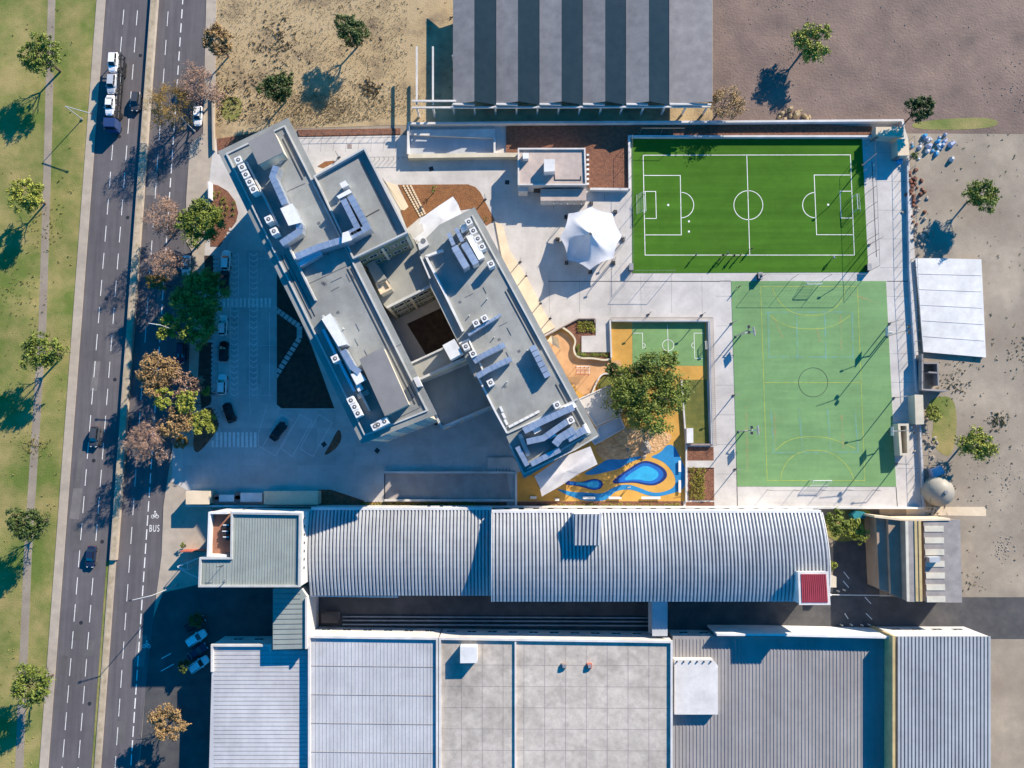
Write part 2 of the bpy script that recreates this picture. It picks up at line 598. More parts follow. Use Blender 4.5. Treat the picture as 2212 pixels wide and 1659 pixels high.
# near pavement, entrance and the shaded side yard
sheet('sidewalk', [(452, YT), (470, YT), (464, 300), (470, 330), (560, 400), (470, 560), (458, 820), (440, 975), (410, 1060), (458, 1095), (458, 1250), (430, 1262), (352, 1280), (331, 1335), (349, 1200), (353, 1093), (372, 968), (408, 800), (415, 545), (402, 520), (402, 432), (410, 312), (438, 290)], .13, M['sidewalk'])
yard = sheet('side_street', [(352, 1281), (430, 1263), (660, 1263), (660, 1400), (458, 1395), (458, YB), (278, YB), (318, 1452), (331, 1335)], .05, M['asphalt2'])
for a, b in (q('d1', (845, 1520), (945, 1465)), q('d1', (840, 1650), (975, 1575))):
    MB().bar(at(*a), at(*b), .14, .05, .064).build('bay_line', M['paint'], yard)
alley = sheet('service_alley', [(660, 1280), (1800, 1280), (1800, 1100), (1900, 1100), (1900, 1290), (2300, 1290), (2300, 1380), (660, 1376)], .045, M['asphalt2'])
for a, b in (q('d4', (1220, 590), (1275, 660)), q('d4', (1215, 680), (1270, 745)), q('d4', (1430, 840), (1490, 905)), q('d4', (1440, 1000), (1500, 1060)), q('d4', (1230, 1000), (1265, 1055))):
    MB().bar(at(*a), at(*b), .14, .045, .06).build('bay_line', M['paint'], alley)

# lots beyond the school wall
sheet('dry_field', [(462, YT), (1000, YT), (1000, 268), (870, 270), (650, 277), (464, 300)], .03, M['drygrass'])
sheet('shed_yard', [(870, YT), (1560, YT), (1560, 264), (870, 268)], .035, M['drygrass'])
sheet('bare_earth_lot', [(1540, YT), (2400, YT), (2400, 290), (1956, 288), (1952, 258), (1540, 264)], .04, M['brownearth'])
sheet('gravel_yard', [(1956, 288), (2450, 288), (2450, 1290), (2000, 1290), (1998, 1095), (1984, 860), (1964, 300)], .03, M['earth'])
sheet('grass_patch', smooth_ring(q('a1', (1440, 20), (1660, 0), (1690, 120), (1640, 260), (1500, 260), (1450, 150))), .05, M['grass'])
sheet('grass_patch', smooth_ring(q('c4', (2030, 0), (2300, -60), (2350, 200), (2300, 560), (2180, 540), (2080, 400), (2120, 200))), .05, M['grass'])
sheet('grass_patch', smooth_ring([(1965, 262), (2150, 250), (2160, 278), (1975, 282)]), .06, M['grass'])
sheet('grass_patch', smooth_ring(q('d4', (1000, -30), (1480, -40), (1500, 60), (1420, 280), (1050, 300))), .06, M['grass'])
sheet('concrete_yard', [(1958, 1095), (2130, 1095), (2130, 1115), (1958, 1112)], .05, M['cream'])

# school forecourt: one concrete sheet with slabs, beds and courts on it
pav = sheet('school_pavement', [(462, 300), (880, 292), (880, 268), (1950, 262), (1962, 300), (1980, 620), (1986, 860), (2000, 1098), (1780, 1098), (690, 1096), (458, 1096), (408, 1062), (371, 1040), (373, 962), (440, 975), (440, 560), (454, 432), (452, 390)], .15, M['concrete'])

ZP = .15
# concrete slabs of the south plaza
slab = None
s0 = at(392, 985)
for i in range(0, 20):
    for j in range(0, 5):
        u = 415 + i * 41.5
        v = 905 + j * 40.0
        if u > 1100 or (u < 470 and v < 985) or (u < 600 and v < 930) or (v > 1010 and u > 800) or v > 1040:
            continue
        c = at(u, v, ZP)
        if slab is None:
            slab = MB().box((0, 0, 0), (3.86, 3.72, .03)).build('slab', M['concrete2'], pav, local=True).data
            o = bpy.data.objects['slab']
        else:
            o = inst('slab', slab, pav)
        o.location = (c.x, c.y, ZP + random.uniform(-.002, .004))
# parking court slabs (in shade, larger)
slab2 = None
for i in range(3):
    for j in range(8):
        c = at(515 + i * 33, 560 + j * 41.5, ZP)
        if slab2 is None:
            o = MB().box((0, 0, 0), (3.06, 3.86, .03)).build('slab', M['concrete2'], pav, local=True)
            slab2 = o.data
        else:
            o = inst('slab', slab2, pav)
        o.location = (c.x, c.y, ZP + random.uniform(-.002, .004))

ZM = ZP + .03
# chevron lanes of the drop-off
chev = None
for cx in (1600, 1800):
    for k in range(26):
        c = at(*q('b1', (cx, 45 + k * 58))[0], ZM)
        if chev is None:
            m = MB()
            m.bar((0, -.25), (-.66, .25), .17, 0, .012)
            m.bar((0, -.25), (.66, .25), .17, .001, .013)
            o = m.build('chevron', M['paint'], pav, local=True)
            chev = o.data
        else:
            o = inst('chevron', chev, pav)
        o.location = c
for cx in (1560, 1640, 1760, 1840):
    MB().strip(P(q('b1', (cx + (8 if cx < 1700 else 0), 20), (cx, 1530))), .09, ZM, ZM + .01).build('lane_line', M['paint'], pav)
MB().strip(P(q('b1', (1970, 640), (1970, 1540))), .09, ZM, ZM + .01).build('lane_line', M['paint'], pav)
for y in (85, 985, 1500):
    MB().strip(P(q('b1', (1845, y), (2010, y))), .08, ZM, ZM + .01).build('bay_line', M['paint'], pav)
# zebra crossings
for k in range(13):
    MB().strip(P(q('b1', (1455 + k * 43, 495), (1455 + k * 43, 590))), .45, ZM, ZM + .011).build('zebra_bar', M['paint'], pav)
for k in range(11):
    x = 1380 + k * 44
    MB().strip(P(q('c1', (x, 420 if k == 0 else 335), (x, 490))), .5, ZM, ZM + .011).build('zebra_bar', M['paint'], pav)
# diagonal bays
for pl in (q('c1', (1940, 60), (1855, 340), (1850, 470), (2030, 580), (2212, 250)), q('c1', (2085, 150), (1900, 480)), q('c1', (2212, 215), (2085, 150)), q('c1', (2080, 495), (2212, 590)),
           q('c2', (70, 150), (200, 220), (0, 570)), q('c2', (265, 150), (405, 235), (205, 585), (70, 505), (265, 150)), q('c2', (70, 150), (-125, 505)), q('c1', (1770, 150), (1760, 20))):
    MB().strip(P(pl), .09, ZM, ZM + .01).build('bay_line', M['paint'], pav)

# stepping pavers along the car bays and across the soil beds
pv = None


def paver(u, v, rz=0.0, z=ZP + .06):
    global pv
    c = at(u, v, z)
    if pv is None:
        o = MB().box((0, 0, 0), (1.25, .6, .12)).build('paver', M['concrete2'], pav, local=True)
        pv = o.data
    else:
        o = inst('paver', pv, pav)
    o.location = c
    o.rotation_euler = (0, 0, rz)


for k in range(13):
    paver(*q('b1', (1395 - k * .5, 940 + k * 47))[0])
for k in range(5):
    paver(*q('b1', (1412, 70 + k * 45))[0])
for k, (x, y) in enumerate(((1385, 30), (1400, 75), (1420, 115), (1440, 150), (1455, 185), (1465, 215))):
    paver(*q('c1', (x, y))[0], R(25))
for k in range(6):
    paver(*lerp(*q('a1', (1575, 1390), (1465, 1600)), k / 5), R(-25))
chain = [(590, 664), (647, 705), (647, 731), (594, 815)]
pv2 = None
for a_, b_, n_ in ((chain[0], chain[1], 7), (chain[1], chain[2], 3), (chain[2], chain[3], 9)):
    d_ = at(*b_) - at(*a_)
    for k in range(n_):
        c = at(*lerp(a_, b_, (k + .5) / n_), ZP + .08)
        if pv2 is None:
            o = MB().box((0, 0, 0), (.78, 1.05, .14)).build('paver', M['concrete2'], pav, local=True)
            pv2 = o.data
        else:
            o = inst('paver', pv2, pav)
        o.location = c
        o.rotation_euler = (0, 0, math.atan2(d_.y, d_.x))

# planting beds -----------------------------------------------------------------
ZB = ZP + .05


def bed(pts, m, z=ZB, name='planting_bed'):
    return sheet(name, pts, z, m)


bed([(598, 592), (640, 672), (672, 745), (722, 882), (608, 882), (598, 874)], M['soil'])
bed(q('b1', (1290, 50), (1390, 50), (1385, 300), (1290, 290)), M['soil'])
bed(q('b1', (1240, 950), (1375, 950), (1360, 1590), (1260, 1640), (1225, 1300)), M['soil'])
bed(smooth_ring(q('c1', (1180, 540), (1250, 540), (1480, 240), (1390, 60), (1240, 100), (1170, 400)), 2), M['mulch'])
bed(q('a1', (1352, 910), (1430, 925), (1530, 985), (1610, 1090), (1640, 1210), (1620, 1300), (1550, 1400), (1450, 1560), (1352, 1560)), M['mulch'])
bed(smooth_ring(q('c2', (470, 285), (505, 370), (480, 460), (400, 540), (305, 585), (380, 460)), 2), M['mulch'])
bed(q('c2', (262, 930), (390, 930), (560, 985), (740, 1045), (700, 1095), (262, 1095)), M['mulch'])
bed(q('a2', (40, 350), (1110, 335), (1110, 395), (60, 415)) , M['mulch'])
bed([(468, 300), (560, 285), (560, 330), (470, 332)], M['mulch'])
bed(q('e2', (180, 370), (300, 290), (460, 275), (470, 300), (270, 400)), M['mulch2'])
bed(q('a2', (1085, 920), (1810, 915), (1890, 945), (1940, 1000), (2090, 1290), (2000, 1345), (1880, 1160), (1320, 1250), (1180, 1370), (1110, 1190), (1195, 1150)), M['mulch2'])
bed(q('a3', (-6, 290), (1262, 285), (1262, 950), (845, 950), (820, 600), (-6, 605)), M['mulch'], ZB + .3)
bed(q('a3', (1262, 285), (2700, 275)) + q('a4', (1500, 300), (1500, 385), (0, 390)) + q('a3', (1262, 412)), M['mulch'], ZB + .31)
bed(q('c3', (1872, 488), (2145, 488), (2148, 640), (1875, 640)), M['mulch'])
bed(q('c3', (1880, 695), (2150, 690), (2152, 1040), (1885, 1040)), M['mulch'])
bed(q('c3', (1860, 1058), (2152, 1058), (2155, 1110), (1860, 1110)), M['mulch'])
bed(q('c3', (108, 1052), (1830, 1052), (1830, 1130), (108, 1125)), M['mulch'])
bed(q('c2', (700, 1058), (2212, 1060), (2212, 1110), (700, 1105)), M['mulch'])
# paver mat in the orange bed
pm = None
for r_ in range(14):
    for c_ in range(3):
        p = lerp(lerp(*q('e2', (1610, 700), (1730, 700)), c_ / 2), lerp(*q('e2', (1880, 1190), (1960, 1150)), c_ / 2), r_ / 13)
        c = at(*p, ZB + .06)
        if pm is None:
            o = MB().box((0, 0, 0), (.42, .36, .12)).build('paver', M['cream'], pav, local=True)
            pm = o.data
        else:
            o = inst('paver', pm, pav)
        o.location = c
        o.rotation_euler = (0, 0, R(-62))

# cream raised terrace that follows the east wing
sheet('terrace', q('b3', (-120, -300), (-40, -260), (30, 0), (140, 165), (165, 200), (205, 270), (325, 495), (350, 560), (440, 715), (505, 795), (375, 870), (-40, 120)), ZP + .25, M['cream'])
sheet('terrace', q('e2', (1290, 620), (1500, 680), (1690, 1040), (1620, 1100), (1560, 1090), (1260, 560)), ZP + .06, M['cream'])
# drain covers
for i, (t, x, y) in enumerate((('a2', 585, 520), ('a2', 1430, 755), ('c2', 318, 460), ('c2', 870, 525), ('c2', 1475, 235), ('a3', 5, 895))):
    c = at(*q(t, (x, y))[0], ZM)
    MB().box((c.x, c.y, ZM + .01), (.9, .9, .03), .3 * i).build('drain_cover', M['darkmetal'] if i else M['brick'], pav)

# ---- football pitch
ZF = ZP + .04
pitch = sheet('football_pitch', [(1364, 297), (1862, 297), (1876, 588), (1366, 590)], ZF, M['turf'])


def line(pts, wd, z, m, par, name='pitch_line', closed=False):
    return MB().strip(P(pts, z), wd, z, z + .014, closed).build(name, m, par)


def arc(c, r, a0, a1, n_=28):
    return [(c[0] + r * math.cos(R(a0 + (a1 - a0) * i / n_)), c[1] + r * math.sin(R(a0 + (a1 - a0) * i / n_))) for i in range(n_ + 1)]


A, B_, C_, D_ = (1389.3, 335.3), (1837, 334.5), (1845.5, 551), (1393.5, 551)
WL = .14
line([A, B_, C_, D_], WL, ZF, M['paint'], pitch, closed=True)
line([(1613.2, 336.5), (1619.5, 549.5)], WL, ZF, M['paint'], pitch)
line(arc((1616.5, 443.2), 31.3, 0, 360, 40)[:-1], WL, ZF, M['paint'], pitch, closed=True)
line([(1391.5, 379), (1469.5, 379), (1471.8, 507.4), (1394, 507.4)], WL, ZF, M['paint'], pitch)
line(q('a3', (1432, 990), (1545, 990), (1552, 1270), (1437, 1270)), WL, ZF, M['paint'], pitch)
line(arc((1471, 443), 27.5, -88, 88), WL, ZF, M['paint'], pitch)
line([(1836.5, 378), (1758.7, 378), (1764, 507), (1842, 507)], WL, ZF, M['paint'], pitch)
line(q('a4', (1303, 940), (1185, 940), (1195, 1205), (1312, 1205)), WL, ZF, M['paint'], pitch)
line(arc((1761, 443), 27.3, 92, 268), WL, ZF, M['paint'], pitch)
for u, v in (q('a3', (1675, 1130))[0], q('a4', (1068, 1073))[0], q('a3', (1890, 1300))[0], q('a3', (1890, 1405))[0]):
    line(arc((u, v), 1.3, 0, 360, 10)[:-1], .2, ZF, M['paint'], pitch, 'pitch_spot', True)
# ---- handball court
court = sheet('sports_court', [(1579.6, 607), (1914, 607), (1936, 1051), (1592.5, 1050.5)], ZF + .01, M['court'])
ZC = ZF + .01
line([(1642.8, 619), (1852, 619), (1868, 1038), (1657, 1038)], .14, ZC, M['yellow'], court, 'court_line', True)
line(q('b4', (440, 1303), (1398, 1303)), .14, ZC, M['yellow'], court, 'court_line')
line(smooth_line(q('b4', (515, 360), (540, 440), (640, 575), (780, 635), (900, 640), (1010, 635), (1130, 575), (1215, 480), (1238, 360)), 2), .14, ZC, M['yellow'], court, 'court_line')
line(smooth_line(q('c4', (598, 795), (612, 690), (690, 565), (830, 502), (960, 494), (1090, 515), (1200, 590), (1285, 690), (1325, 790)), 2), .14, ZC, M['yellow'], court, 'court_line')
line(arc(q('b4', (920, 1300))[0], 31.5, 0, 360, 40)[:-1], .11, ZC + .002, M['darkpaint'], court, 'court_line', True)
for x in (475, 755, 1035, 1305):
    line(q('b4', (x, 610), (x + 10, 1070)), .34, ZC - .004, M['bluepaint'], court, 'court_line')
    line(q('c4', (x + 25, 90), (x + 60, 520)), .34, ZC - .004, M['bluepaint'], court, 'court_line')
line(q('b4', (460, 1050), (1310, 1050)), .3, ZC - .005, M['bluepaint'], court, 'court_line')
line(q('b4', (450, 610), (1310, 605)), .3, ZC - .005, M['bluepaint'], court, 'court_line')
line(q('c4', (500, 520), (1360, 515)), .3, ZC - .005, M['bluepaint'], court, 'court_line')
for pl in (q('b4', (520, 640), (620, 860)), q('b4', (1190, 640), (1200, 1000)), q('c4', (260, 60), (270, 700)), q('c4', (540, 120), (545, 500)), q('b4', (1270, 420), (1560, 520)), q('b4', (960, 760), (985, 900)), q('c4', (1200, 150), (1215, 480))):
    line(pl, .5, ZC - .007, M['redpaint'], court, 'court_line')
line(smooth_line(q('b4', (490, 640), (620, 735), (800, 775), (1050, 770), (1180, 715), (1290, 640)), 2), .14, ZC - .003, M['yellow'], court, 'court_line')
line(smooth_line(q('c4', (545, 500), (640, 410), (800, 360), (1050, 365), (1200, 420), (1340, 480)), 2), .14, ZC - .003, M['yellow'], court, 'court_line')
# drainage joints of the paving
for pl in (q('b3', (430, 318), (2212, 318)), q('b4', (0, 300), (108, 300)), q('b4', (1645, 302), (1875, 302)), q('c4', (150, 0), (172, 1062)), q('c4', (1738, 860), (1752, 1062)), q('a4', (1500, 640), (1545, 1590))):
    MB().strip(P(pl, ZP), .14, ZP, ZP + .012).build('drain_channel', M['darkmetal'], pav)
# expansion joints
for pl in (q('a3', (1015, 1010), (1010, 1090)), q('a2', (0, 440), (1100, 430))):
    MB().strip(P(pl, ZP), .08, ZP, ZP + .008).build('joint', M['pole'], pav)

# ---- playground surfaces
ZG = ZP + .02
sheet('playground_surface', q('f2', (-60, 300), (240, 165), (830, 60), (1110, 100), (2040, 90), (2060, 830), (1740, 830), (1790, 1620), (1780, 2100)) + q('c3', (1862, 1050), (105, 1050), (100, 770), (200, 700), (860, 440)), ZG, M['orange'])
sheet('play_sand', smooth_ring(q('f2', (20, 290), (240, 190), (380, 330), (360, 480), (480, 560), (800, 590), (980, 560), (960, 700), (720, 740), (600, 1000), (440, 1020), (120, 480))), ZG + .012, M['tan'])
sheet('play_sand', smooth_ring(q('c3', (900, 470), (1150, 360), (1230, 290), (1500, 300), (1720, 350), (1700, 420), (1600, 520), (1400, 590), (1080, 640), (960, 600))), ZG + .013, M['sand'])
sheet('play_sand', smooth_ring(q('f2', (880, 880), (1000, 780), (1150, 800), (1200, 1150), (1000, 1100)), 2), ZG + .3, M['sand'])
kc = sheet('kids_court', q('f2', (1108, 100), (2020, 100), (2018, 642), (1112, 640)), ZG + .015, M['kidcourt'])
ZK = ZG + .015
line(q('f2', (1552, 130), (1565, 560)), .1, ZK, M['paint'], kc, 'court_line')
line(arc(q('f2', (1560, 385))[0], 12.2, 0, 360, 28)[:-1], .1, ZK, M['paint'], kc, 'court_line', True)
line(q('f2', (1112, 232), (1238, 232), (1240, 430)), .1, ZK, M['paint'], kc, 'court_line')
line(q('f2', (2005, 232), (1885, 232), (1895, 548), (1990, 548)), .1, ZK, M['paint'], kc, 'court_line')
line(arc(q('f2', (1240, 390))[0], 5.5, -80, 80, 10), .1, ZK, M['paint'], kc, 'court_line')
line(arc(q('f2', (1890, 385))[0], 6, 100, 260, 10), .1, ZK, M['paint'], kc, 'court_line')
sheet('play_lawn', q('f2', (1742, 820), (2045, 815), (2075, 1615), (1800, 1620)), ZG + .02, M['olive'])
# painted water shapes
river = q('c3', (505, 915), (600, 935), (680, 955), (850, 960), (950, 972), (1020, 960), (1100, 910), (1190, 878), (1280, 878), (1380, 910), (1470, 950), (1560, 965), (1660, 945), (1740, 900), (1755, 830), (1720, 740), (1640, 650), (1560, 610), (1480, 590), (1600, 545), (1660, 460), (1740, 470), (1800, 600), (1852, 700), (1856, 900), (1780, 950), (1650, 985), (1560, 1003), (1440, 985), (1330, 935), (1230, 925), (1130, 945), (1070, 1000), (1020, 1048), (800, 1048), (700, 1010), (600, 975))
sheet('painted_river', smooth_ring(river, 2), ZG + .02, M['blue1'])
sheet('painted_river', smooth_ring(q('c3', (780, 770), (950, 680), (1040, 610), (1200, 620), (1260, 600), (1400, 580), (1400, 600), (1240, 660), (1180, 710), (1000, 755), (880, 780)), 2), ZG + .02, M['blue1'])


def drop(tile, pts, cen):
    base = q(tile, *pts)
    c = q(tile, cen)[0]
    for k, (s, m) in enumerate(((1, M['blue2']), (.84, M['blue3']), (.62, M['blue4']))):
        sheet('painted_pond', smooth_ring([(c[0] + (u - c[0]) * s, c[1] + (v - c[1]) * s) for u, v in base], 3), ZG + .024 + .004 * k, m)


drop('c3', [(1090, 850), (1150, 790), (1270, 710), (1370, 645), (1450, 625), (1560, 660), (1650, 720), (1670, 790), (1620, 850), (1530, 890), (1430, 880), (1330, 855), (1220, 860), (1120, 870)], (1430, 770))
drop('c3', [(600, 880), (620, 830), (700, 850), (790, 850), (880, 818), (960, 820), (1005, 865), (980, 920), (900, 940), (800, 905), (700, 885)], (900, 872))

# patched asphalt, manholes and tyre-worn tracks
rp = random.Random(3)
for i in range(16):
    v = rp.uniform(-40, 1640)
    if i % 2:
        par_, u0, z = road_w, lx((243.6, 314), (176, 1143), v) + rp.uniform(-20, 40), .026
    else:
        par_, u0, z = road_e, lx((345.7, 273), (264.5, 1431), v) + rp.uniform(-22, 40), .03
    c = at(u0, v)
    MB().box((c.x, c.y, z), (rp.uniform(.9, 2.2), rp.uniform(2, 9), .006), R(-4.5)).build('asphalt_patch', mat('asphalt_patch_%d' % (i % 3), ((.115, .107, .106), (.14, .13, .128), (.19, .175, .168))[i % 3], None), par_)
for i in range(9):
    v = 120 + i * 175
    u0 = lx((278.6, 257), (188.4, 1406), v) + (-18 if i % 2 else 14)
    c = at(u0, v)
    MB().tube((c.x, c.y, .02), (c.x, c.y, .034), .38, .38, 14).build('manhole_cover', M['darkmetal'], road_w)
MB().strip(P([(118, YT), (104, 300), (92, 700), (60, 1200), (30, YB)], .03), 1.6, -.1, .045).build('worn_path', M['earth'], bpy.data.objects['grass_verge'])

for k in range(7):
    u = 1120 + k * 66
    if 1200 < u < 1360:
        pl = [(u, 600), (u, 676)]
    else:
        pl = [(u, 596), (u + 1, 676)]
    MB().strip(P(pl, ZP), .05, ZP, ZP + .006).build('saw_cut', M['pole'], pav)
for k in range(12):
    v = 330 + k * 62
    MB().strip(P([(1880 + k * 5.2 - 16 * 0, v), (1958 + k * 2.6, v)], ZP), .05, ZP, ZP + .006).build('saw_cut', M['pole'], pav)
for k in range(7):
    MB().strip(P([(1547, 640 + k * 64), (1578 + k * 2, 640 + k * 64)], ZP), .05, ZP, ZP + .006).build('saw_cut', M['pole'], pav)
for k in range(8):
    MB().strip(P([(668 + k * 27, 300), (668 + k * 27 - 3, 328)], ZP), .05, ZP, ZP + .006).build('saw_cut', M['pole'], pav)

# ================================================================== BUILDING HELPERS
def inset(poly, d):
    n_ = len(poly)
    pts = [Vector((p[0], p[1])) for p in poly]
    a = sum(pts[i].x * pts[(i + 1) % n_].y - pts[(i + 1) % n_].x * pts[i].y for i in range(n_))
    sgn = 1 if a > 0 else -1
    r = []
    for i in range(n_):
        p0, p1, p2 = pts[i - 1], pts[i], pts[(i + 1) % n_]
        d0, d1 = (p1 - p0).normalized(), (p2 - p1).normalized()
        n0, n1 = Vector((-d0.y, d0.x)) * sgn, Vector((-d1.y, d1.x)) * sgn
        b = (n0 + n1)
        k = 1 + n0.dot(n1)
        r.append(p1 + b * d / max(k, .3))
    return r


WINM = {}


def window_mesh(wd, ht):
    key = (wd, ht)
    if key not in WINM:
        m = MB()
        m.box((0, 0, 0), (wd, .05, ht))
        m.cur = 1
        for s in (-1, 1):
            m.box((s * wd / 2, 0, 0), (.07, .12, ht + .07))
            m.box((0, 0, s * ht / 2), (wd - .07, .12, .07))
        m.box((0, 0, 0), (.05, .1, ht - .07))
        me = bpy.data.meshes.new('window')
        me.from_pydata(m.v, [], m.f)
        me.materials.append(M['glass'])
        me.materials.append(M['white'])
        me.polygons.foreach_set('material_index', m.mi)
        WINM[key] = me
    return WINM[key]


def windows(par, a, b, cen, zs, step=3.6, wd=2.2, ht=1.5, margin=1.6, skip=None):
    """a,b world xy ends of a facade; windows sit on its outside"""
    a, b = Vector(a[:2]), Vector(b[:2])
    d = b - a
    L = d.length
    d.normalize()
    nn = Vector((-d.y, d.x))
    if nn.dot(Vector(cen[:2]) - a) > 0:
        nn = -nn
    k = max(1, int((L - 2 * margin) / step) + 1)
    ang = math.atan2(d.y, d.x)
    for z in zs:
        for i in range(k):
            p = a + d * (L / 2 + (i - (k - 1) / 2) * step) + nn * .03
            o = inst('window', window_mesh(wd, ht), par)
            o.location = (p.x - par.location.x, p.y - par.location.y, z - par.location.z)
            o.rotation_euler = (0, 0, ang)


def volume(par, pts, z, wall, roof, zb=0.0, wname='wall', rname='roof', th=.25, over=.0, wring=None):
    w_ = P(pts, z)
    wl = MB().prism(wring(w_) if wring else inset(w_, .06), zb, z - th).build(wname, wall, par)
    rf = MB().prism(inset(w_, -over) if over else [Vector((p.x, p.y)) for p in w_], z - th, z).build(rname, roof, par)
    return w_, wl, rf


def centroid(ps):
    return Vector((sum(p[0] for p in ps) / len(ps), sum(p[1] for p in ps) / len(ps), 0))


def ubox(name, label, cat, pts, z0, z1, m, group=None, top=None):
    """a single solid standing on z0; outline read at its top"""
    w_ = P(pts, z1)
    c = centroid(w_)
    t = thing(name, label, cat, (c.x, c.y, z0), 0, group)
    MB().prism(w_, z0, z1).build('body', m, t)
    if top:
        MB().prism(inset(w_, -.06), z1, z1 + .08).build('lid', top, t)
    return t


def parapet(par, w_, z, h, wd, m, name='parapet', off=0.0, closed=True):
    ring = inset(w_, wd / 2 + off)
    return MB().strip(ring, wd, z - .02, z + h, closed).build(name, m, par)


# ================================================================== THE SCHOOL
ZA, ZE, ZCN = 20.0, 12.5, 11.3
A1, A2, A3, A4 = (470.6, 327.1), (622.3, 254.2), (944, 895), (781, 959.5)
sc0 = at(860, 640)
school = thing('school_building', 'large angular school with two long flat roofed wings around a small courtyard', 'building', (sc0.x, sc0.y, 0))
EAVE = 1.45


def ringA(w_):
    r = inset(w_, EAVE)
    d = (Vector((w_[2].x, w_[2].y)) - Vector((w_[1].x, w_[1].y))).normalized()
    return [r[0], r[1], r[2] + d * (EAVE - .1), r[3] + d * (EAVE - .1)]


def ringE(w_):
    return inset(w_, 1.2)


wA, _, _ = volume(school, [A1, A2, A3, A4], ZA, M['creamwall'], M['membrane'], wname='wing_wall', rname='wing_roof', th=.4, wring=ringA)
N1, N2, N3, N4 = q('e2', (130, 555))[0], q('e2', (975, 85))[0], (882.3, 505.5), (764, 562)
# north block: butt it against the wing's east edge
wN, _, _ = volume(school, [N1, N2, N3, N4], ZA - .03, M['facade'], M['membrane'], wname='block_wall', rname='block_roof')
EB = [(903, 532), (948.7, 485.7), (1025.4, 447.3), (1294, 941), (1131.5, 1034), (1089, 931), (1034, 819), (1025, 814), (930, 620)]
wE, _, _ = volume(school, EB, ZE, M['creamwall'], M['membrane'], wname='wing_wall', rname='wing_roof', th=.4, wring=ringE)
# connectors between the wings
C1 = q('e5', (100, 440), (1110, 20), (1400, 870), (640, 1230))
wC1, _, _ = volume(school, [(758, 566), (886, 503), (936, 618), (836, 668)], ZCN, M['facade'], M['membrane2'], wname='link_wall', rname='link_roof')
C2 = q('e8', (1330, 25), (1700, -140), (2040, -60), (2010, 20), (1470, 290))
wC2, _, _ = volume(school, [(886, 784), (1010, 727), (1024, 768), (906, 822)], ZCN, M['creamwall'], M['membrane2'], wname='link_wall', rname='link_roof')
wC3, _, _ = volume(school, [(905, 826), (1034, 772), (1068, 878), (953, 927)], 7.2, M['creamwall'], M['linkroof'], wname='link_wall', rname='link_roof')
parapet(school, wC3, 7.2, .5, .45, M['kerb'])
MB().strip(P([(886, 786), (1006, 731)], ZCN), .35, ZCN - .02, ZCN + .5).build('parapet', M['kerb'], school)
MB().strip(P([(908, 819), (1018, 768)], ZCN), .45, ZCN - .02, ZCN + .6).build('parapet', M['kerb'], school)
MB().strip(P([(836, 665), (934, 616)], ZCN), .45, ZCN - .02, ZCN + .4).build('parapet', M['kerb'], school)
# courtyard floor
sheet('courtyard_floor', [(836, 700), (960, 640), (1020, 770), (900, 830)], .22, M['concrete'])
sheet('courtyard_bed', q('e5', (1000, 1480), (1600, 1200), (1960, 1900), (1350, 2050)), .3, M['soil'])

cA, cN, cE = centroid(wA), centroid(wN), centroid(wE)
fl5 = [2.2, 6.2, 10.2, 14.2, 17.6]
fl3 = [2.2, 5.8, 9.6]
iA = ringA(wA)
windows(school, iA[0], iA[3], cA, fl5, 4.2)
windows(school, iA[3], iA[2], cA, fl5, 3.6)
windows(school, lerp(iA[1], iA[2], .52), iA[2], cA, fl5, 4.2)
windows(school, iA[0], iA[1], cA, fl5, 3.6)
iN = inset(wN, .06)
windows(school, iN[1], iN[2], cN, fl5, 3.6)
windows(school, iN[0], iN[1], cN, fl5, 3.6)
windows(school, iN[2], iN[3], cN, [13.2, 17.2], 2.1, 1.5, 1.3, 1.0)
iE = ringE(wE)
windows(school, iE[2], iE[3], cE, fl3, 4.0)
windows(school, iE[3], iE[4], cE, fl3, 3.6)
windows(school, iE[4], iE[6], cE, fl3, 4.0)
windows(school, iE[7], iE[8], cE, [9.6], 4.0)
iC1 = inset(wC1, .06)
windows(school, iC1[2], iC1[3], centroid(wC1), fl3, 2.6, 2.0, 1.6)
iC3 = inset(wC3, .06)
windows(school, iC3[2], iC3[3], centroid(wC3), [2.2, 5.2], 3.0)
# pilasters on the courtyard faces
for t_ in (.04, .5, .96):
    p = lerp(iC1[3], iC1[2], t_)
    MB().box((p[0], p[1], ZCN / 2), (.5, .5, ZCN - .6), R(27)).build('pilaster', M['creamwall'], school)
    p = lerp(iN[3], iN[2], t_)
    MB().box((p[0], p[1], 15.7), (.5, .5, 7.8), R(27)).build('pilaster', M['creamwall'], school)
# sills under the link-wall windows
for zz in (4.2, 8.0):
    MB().strip([lerp(iC1[3], iC1[2], .02), lerp(iC1[3], iC1[2], .98)], .3, zz, zz + .18).build('string_course', M['creamwall'], school)
# south end balcony of the west wing
MB().prism(P(q('e8', (1400, 1000), (1640, 860), (1710, 900), (1480, 1035)), 14), 13.7, 14.0).build('balcony', M['cream'], school)
MB().prism(P(q('e8', (760, 1290), (890, 1290), (1300, 1080), (1280, 1000)), 8), 7.7, 8.0).build('balcony', M['cream'], school)

# roof kerbs, cable trays and parapets
ring = inset(wA, 1.25)
MB().strip(ring, .28, ZA - .02, ZA + .28, True).build('roof_kerb', M['kerb'], school)
for d_ in (1.95, 2.6):
    i_ = inset(wA, d_)
    MB().strip([lerp(i_[1], i_[2], .01), lerp(i_[1], i_[2], .165)], .14, ZA, ZA + .12).build('cable_tray', M['darkline'], school)
    MB().strip([lerp(i_[1], i_[2], .50), lerp(i_[1], i_[2], .99)], .14, ZA, ZA + .12).build('cable_tray', M['darkline'], school)
    MB().strip([lerp(i_[0], i_[3], .37), lerp(i_[0], i_[3], .60)], .10, ZA, ZA + .1).build('cable_tray', M['darkline'], school)
